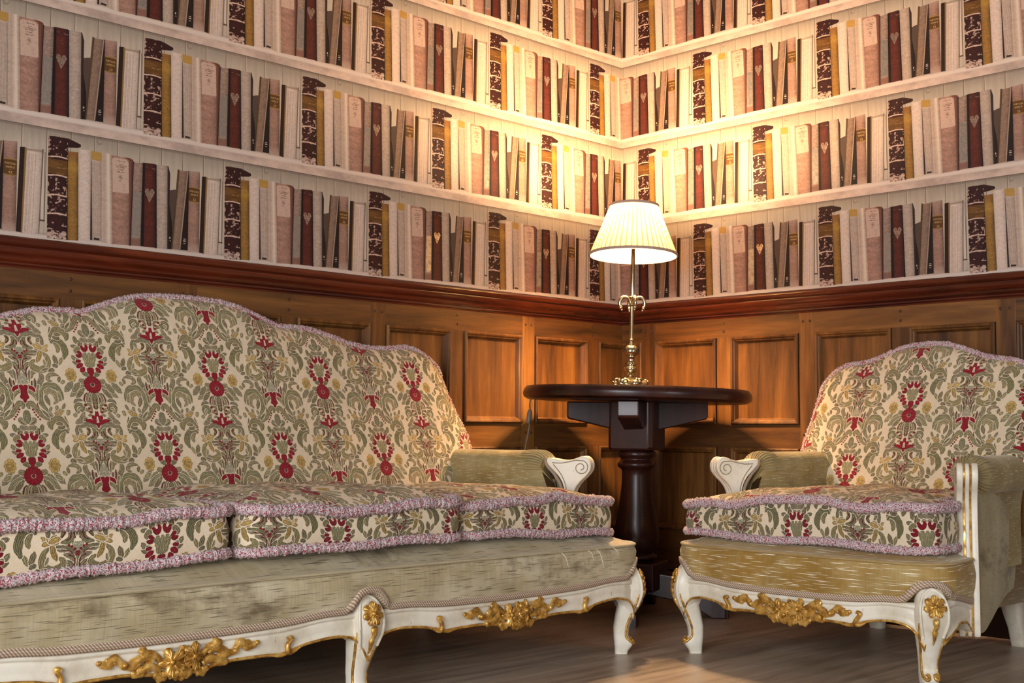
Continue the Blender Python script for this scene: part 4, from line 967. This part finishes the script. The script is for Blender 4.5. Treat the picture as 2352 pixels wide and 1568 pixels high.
# --- sofa along the left wall
SX,SY=-1.965,-.515
sofa=empty('sofa',(SX,SY,0)); tag(sofa,'long sofa with floral brocade back, sage velvet seat and white and gold carved frame','sofa')
ST=[(0,.960),(.10,.957),(.19,.940),(.27,.912),(.31,.899),(.34,.900),(.39,.899),(.47,.886),(.56,.862),(.64,.853),(.71,.855),(.78,.862),(.82,.856),(.86,.832),(.885,.80)]
SS=[(.2,.80),(.42,.84),(.465,.90),(.505,.945),(.53,.956),(.58,.956),(.64,.935),(.72,.91),(.80,.893),(.86,.872),(.97,.86)]
BY=[(.2,.165),(.40,.195),(.55,.245),(.75,.315),(.90,.35),(1.0,.365)]
upholster(sofa,.96,(-1,0,1),None,-.004,ST,SS,BY,'v_sofa',(-.463,.463),(-.034,.10))
CZ=(.322,.419)
G3='loose seat cushions of the sofa'
make_cushion('seat_cushion',-.90,-.319,-.378,.18,CZ[0]+.008,CZ[1]+.009,.030,(SX,SY),0,'brocade sofa cushion cut off by the left edge of the photo',G3,(.052,.40),.008,.002,3,.003,(.065,0),bt=(-.008,.014))
make_cushion('seat_cushion',-.296,.306,-.398,.18,CZ[0]+.010,CZ[1]+.011,.036,(SX,SY),0,'brocade middle cushion of the sofa, edged with lilac fringe',G3,(-.098,.40),.010,.004,5,-.001,bt=(.012,.016))
make_cushion('seat_cushion',.328,.895,-.374,.18,CZ[0]+.002,CZ[1]+.002,.028,(SX,SY),0,'brocade sofa cushion beside the arm nearest the round table',G3,(.216,.40),-.012,.002,9,-.002,(0,.062),bt=(.024,0))
for x,l in ((.60,.03),(.70,.022),(.735,.04),(.80,.015)):
    P=cr([(x,-.447,.299),(x+.006,-.456,.297-l*.3),(x+.010+l*.2,-.455,.297-l),(x+.016+l*.2,-.452,.296-l*1.15)],6); MB().tube(P,.0009,5).build('loose_thread',M['thread'],sofa)
# --- armchair along the right wall
AX,AY=-.512,-1.365
chair=empty('armchair',(AX,AY,0),-PI/2); tag(chair,'armchair with floral brocade back, golden velvet seat front and white and gold legs','armchair')
CT=[(0,.872),(.05,.869),(.10,.857),(.15,.838),(.19,.825),(.225,.819),(.26,.815),(.29,.803),(.315,.78),(.33,.75)]
CS=[(.2,.225),(.42,.245),(.465,.31),(.505,.366),(.53,.377),(.58,.372),(.66,.356),(.75,.345),(.79,.335),(.9,.32)]
upholster(chair,.385,(-1,1),None,.008,CT,CS,[(q[0],q[1]-.06) for q in BY],'v_chair',(0,),(-.165,-.073))
make_cushion('seat_cushion',-.388,.352,-.376,.15,*CZ,.030,(AX,AY),-PI/2,'single brocade seat cushion lying on the armchair',None,(.164,.412),-.016,.006,12,.012,(.128,.092))

# ------------------------------------------------------------------ pedestal table
TX,TY=-.45,-.45; TZ=.748
tb=empty('pedestal_table',(TX,TY,0)); tag(tb,'dark mahogany round pedestal table standing in the corner between sofa and armchair','table')
Rt=.382
tilt=Matrix.Rotation(math.radians(1.25),4,Vector((rt[0]*0+fw[0],fw[1],0)).normalized())
b=MB().lathe([(0,0),(Rt-.03,0),(Rt-.016,-.0),(Rt-.0145,.0045),(Rt-.010,.0055),(Rt-.006,.001),(Rt,-.008),(Rt+.002,-.018),(Rt-.002,-.030),(Rt-.014,-.037),(Rt-.03,-.038),(0,-.038)],72)
top=b.build('table_top',M['table'],tb,auto=40); top.location=(0,0,TZ-.004); top.rotation_euler=tilt.to_euler()
ca=math.atan2(rt[1],rt[0])
b=MB()
def arm(ang,l0,l1):
    d=np.array([math.cos(ang),math.sin(ang)]); t=np.array([-d[1],d[0]]); w=.034; zt=.7055
    sec=[(l0,.600),(l0+.02,.600),(l1-.006,.648),(l1,.655),(l1,zt)]
    V=[]; 
    for l,z in sec+[(l0,zt)]:
        for sg in (-1,1): V.append((d[0]*l+t[0]*w*sg,d[1]*l+t[1]*w*sg,z))
    n=len(sec)+1; F=[tuple(2*i for i in range(n))[::-1],tuple(2*i+1 for i in range(n))]+[(2*i,2*((i+1)%n),2*((i+1)%n)+1,2*i+1) for i in range(n)]
    b.add(V,F)
for a,l in ((ca,.235),(ca+PI,.235),(ca-PI/2-.22,.235),(ca+PI/2-.22,.235)): arm(a,.0,l)
br=b.build('cross_bracket',M['table'],tb,smooth=False,bevel=.004); 
b=MB(); a=ca-.42
hw=.073; V=[]; 
th=a+np.array([PI/4,3*PI/4,5*PI/4,7*PI/4])
ch=[]
for q in range(4):
    for s_ in (-.10,.10): ch.append(a+PI/4+q*PI/2+s_)
rows=[]
for z,k_ in ((.545,.93),(.552,1.0),(.705,1.0)): rows.append([(hw*1.414*k_*math.cos(x)*.985,hw*1.414*k_*math.sin(x)*.985,z) for x in ch])
b.grid(np.array(rows),cv=True); b.f.append(tuple(range(8))[::-1]); b.mi.append(0); b.f.append(tuple(range(16,24))); b.mi.append(0)
b.build('column_block',M['table'],tb,smooth=False,bevel=.003)
b=MB().lathe([(0,.546),(.052,.546),(.060,.540),(.0635,.531),(.060,.522),(.054,.518),(.054,.512),(.058,.508),(.0645,.500),(.065,.492),(.060,.486),(.053,.481),(.050,.474),(.050,.46),(.051,.43),(.0545,.40),(.060,.36),(.067,.32),(.073,.285),(.0755,.26),(.073,.235),(.064,.215),(.056,.205),(.060,.200),(.068,.194),(.068,.186),(.058,.180),(.055,.172),(0,.172)],48)
b.build('turned_column',M['table'],tb,auto=60)
b=MB(); b.box(-.085,.085,-.085,.085,.085,.176); pl=b.build('plinth_block',M['table'],tb,smooth=False,bevel=.006); pl.rotation_euler=(0,0,a)
b=MB()
for q in range(4):
    an=ca-.22+q*PI/2; d=np.array([math.cos(an),math.sin(an)]); t=np.array([-d[1],d[0]]); G=[]
    for l,zt_,zb_,w in ((.04,.15,.07,.035),(.12,.14,.055,.035),(.20,.10,.03,.034),(.25,.07,.0,.034),(.29,.055,.0,.033),(.30,.045,.0,.030)):
        G.append([(*(d*l+t*w),zt_-.008),(*(d*l+t*(w-.008)),zt_),(*(d*l-t*(w-.008)),zt_),(*(d*l-t*w),zt_-.008),(*(d*l-t*w),zb_),(*(d*l+t*w),zb_)])
    G=np.array(G); b.grid(G,cv=True); s0=b.n-36; b.f.append(tuple(range(s0+30,s0+36))); b.mi.append(0); b.f.append(tuple(range(s0,s0+6))[::-1]); b.mi.append(0)
b.build('cross_foot',M['table'],tb,smooth=False,bevel=.003)

# ------------------------------------------------------------------ brass table lamp
LX,LY=-.467,-.436; LZ=TZ+.0045
lamp=empty('table_lamp',(LX,LY,LZ)); lamp.rotation_euler=tilt.to_euler()
tag(lamp,'lit brass table lamp with pleated cream shade on the round table','lamp')
def lobes(r,z,th):
    k=np.clip((r-.022)/.03,0,1); return r*(1+.10*k*np.cos(th*6)), z+.004*k*np.cos(th*6)*np.clip(z/.02,0,1)
b=MB().lathe([(0,.002),(.040,.0),(.048,.003),(.052,.010),(.050,.017),(.044,.022),(.036,.026),(.026,.031),(.017,.036),(.012,.042),(.010,.048)],60,fn=lobes)
for q in range(6):
    an=q*PI/3+.2
    for rr,z,s_ in ((.051,.019,.0075),(.047,.006,.008),(.034,.027,.006)): b.ell((rr*math.cos(an+ (.25 if z<.01 else 0)),rr*math.sin(an+(.25 if z<.01 else 0)),z),(s_,s_,s_*.85))
    P=[((.043+.010*math.cos(x))*math.cos(an+.30*math.sin(x)),(.043+.010*math.cos(x))*math.sin(an+.30*math.sin(x)),.022+.006*math.sin(x*.7)) for x in np.linspace(0,1.7*PI,16)]; b.tube(P,np.linspace(.0036,.002,16),7)
b.build('lamp_base',M['brass'],lamp).scale=(1.12,1.12,1.08)
b=MB().lathe([(.010,.044),(.009,.050),(.0135,.054),(.0185,.060),(.0195,.066),(.018,.070),(.013,.073),(.016,.076),(.017,.080),(.0125,.084),(.010,.092),(.0115,.100),(.013,.104),(.0145,.108),(.009,.110),(0,.111)],32)
b.build('turned_stem',M['brass'],lamp).scale=(1.2,1.2,1)
def cone(r,z,th): return r*(1+.035*np.cos(th*14+z*380)+.035*np.cos(th*14-z*380)), z
b=MB().lathe([(.004,.108),(.016,.110),(.0215,.117),(.0225,.124),(.0215,.132),(.018,.139),(.012,.144),(.006,.147)],84,fn=cone); b.build('pinecone_knop',M['brass'],lamp).scale=(1.18,1.18,1)
b=MB().lathe([(.006,.145),(.010,.147),(.0095,.150),(.007,.152),(.0075,.158),(.010,.161),(.0095,.166),(.0055,.168),(.0070,.172),(.0070,.275),(.0075,.277),(.010,.281),(.0115,.284),(.006,.288),(.008,.294),(.0095,.298),(.0085,.302),(.0075,.306),(.0075,.31),(.0062,.470),(.009,.471),(.009,.473),(.0055,.475),(.0058,.484),(.012,.490),(.0135,.497),(.0125,.52),(0,.521)],32)
b.build('lamp_rod',M['brass'],lamp)
b=MB()
for q in range(4):
    an=ca+.15+q*PI/2; d=np.array([math.cos(an),math.sin(an)])
    P=cr([(*(d*l),z) for l,z in ((.004,.283),(.011,.301),(.023,.3075),(.036,.304),(.043,.290),(.042,.277),(.038,.270))],6); b.tube(P,np.interp(np.linspace(0,1,len(P)),[0,.4,.8,1],[.0035,.0062,.0058,.0042]),9)
    b.ell((*(d*.0395),.271),(.0062,.0062,.008)); b.ell((*(d*.036),.263),(.004,.004,.0045))
b.lathe([(.0,.300),(.012,.303),(.016,.308),(.010,.310),(.0,.310)],24)
b.build('scrolled_bracket',M['brass'],lamp)
# pleated shade
tm=Matrix.Rotation(math.radians(-2.6),4,Vector((rt[0],rt[1],0)).normalized()); tilt2=tm.to_euler(); tc=Vector((0,0,.54)); tloc=tc-tm.to_3x3()@tc
Zs0,Zs1,Rb,Rt_=.450,.618,.1475,.0825; n=240; th=np.arange(n)*2*PI/n
G=[]
for t in np.linspace(0,1,14):
    r=Rb+(Rt_-Rb)*t; amp=.0022*(1-.75*t); saw=(np.mod(th*48/(2*PI),1)-.5); rr=r+amp*(np.abs(saw)*4-1); G.append(np.stack([rr*np.cos(th),rr*np.sin(th),np.full(n,Zs0+(Zs1-Zs0)*t)],-1))
UVs=np.zeros((14,n,2)); UVs[...,0]=(np.arange(n)/n)[None]; UVs[...,1]=np.linspace(0,1,14)[:,None]; G=np.array(G); G=np.concatenate([G,G[:,:1]],1); UVs=np.concatenate([UVs,UVs[:,:1]+[[1,0]]],1)
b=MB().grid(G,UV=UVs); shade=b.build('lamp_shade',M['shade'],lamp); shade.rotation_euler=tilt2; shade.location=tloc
for rr,z in ((Rb+.001,Zs0),(Rt_+.001,Zs1)):
    b=MB(); P=[]
    b.lathe([(rr-.0025,z-.004),(rr+.0025,z-.004),(rr+.0025-.001,z+.005),(rr-.0025-.001,z+.005),(rr-.0025,z-.004)],72); b.build('binding',M['trimshade'],shade)
b=MB()
for q in range(3):
    an=q*2*PI/3; b.tube([(.010*math.cos(an),.010*math.sin(an),Zs1-.03),((Rt_-.002)*math.cos(an),(Rt_-.002)*math.sin(an),Zs1-.006)],.0012,6)
b.build('shade_carrier',M['brass'],shade)
b=MB().lathe([(0,.520),(.008,.522),(.012,.535),(.021,.556),(.0255,.573),(.023,.588),(.012,.598),(0,.600)],24); b.build('light_bulb',M['bulb'],lamp)
l=bpy.data.lights.new('lamp_light','POINT'); l.energy=140; l.color=(1.,.645,.32); l.shadow_soft_size=.045
lo=bpy.data.objects.new('lamp_light',l); COL.objects.link(lo); lo.parent=lamp; lo.location=(0,0,.588+.034)
lo.location=(0,0,.586)
# flex with inline switch hanging behind the table edge (parented to the lamp)
inv=lamp.matrix_basis.inverted() if False else None
bpy.context.view_layer.update(); inv=lamp.matrix_world.inverted()
def lw(p): q=inv@Vector(p); return (q.x,q.y,q.z)
W_=[(LX+.03,LY+.05,TZ+.004),(-.47,-.30,TZ+.006),(-.545,-.13,TZ+.006),(-.575,-.085,.728),(-.58,-.072,.70),(-.575,-.07,.66),(-.583,-.068,.60),(-.60,-.065,.52),(-.605,-.064,.40),(-.60,-.06,.25),(-.58,-.05,.12)]
b=MB().tube([lw(p) for p in cr(W_,6)],.0025,7); cd=b.build('power_cord',M['cord'],lamp)
b=MB(); Q=[lw((-.576-.008*i/8*1.2,-.070,.682-.05*i/8)) for i in range(9)]; b.tube(Q,[.004,.0075,.0085,.009,.009,.009,.0085,.0075,.004],10); b.build('inline_switch',M['cord'],cd)

# ------------------------------------------------------------------ world + view
w=bpy.data.worlds.new('world'); bpy.context.scene.world=w; w.use_nodes=True
w.node_tree.nodes['Background'].inputs[0].default_value=(.75,.85,1,1); w.node_tree.nodes['Background'].inputs[1].default_value=.4
sc=bpy.context.scene
sc.view_settings.view_transform='Standard'; sc.view_settings.look='None'; sc.view_settings.gamma=1; sc.view_settings.exposure=0.0
try:
    sc.cycles.use_denoising=True; sc.cycles.sample_clamp_indirect=0; sc.cycles.max_bounces=10; sc.cycles.diffuse_bounces=5; sc.cycles.transmission_bounces=6
except Exception: pass
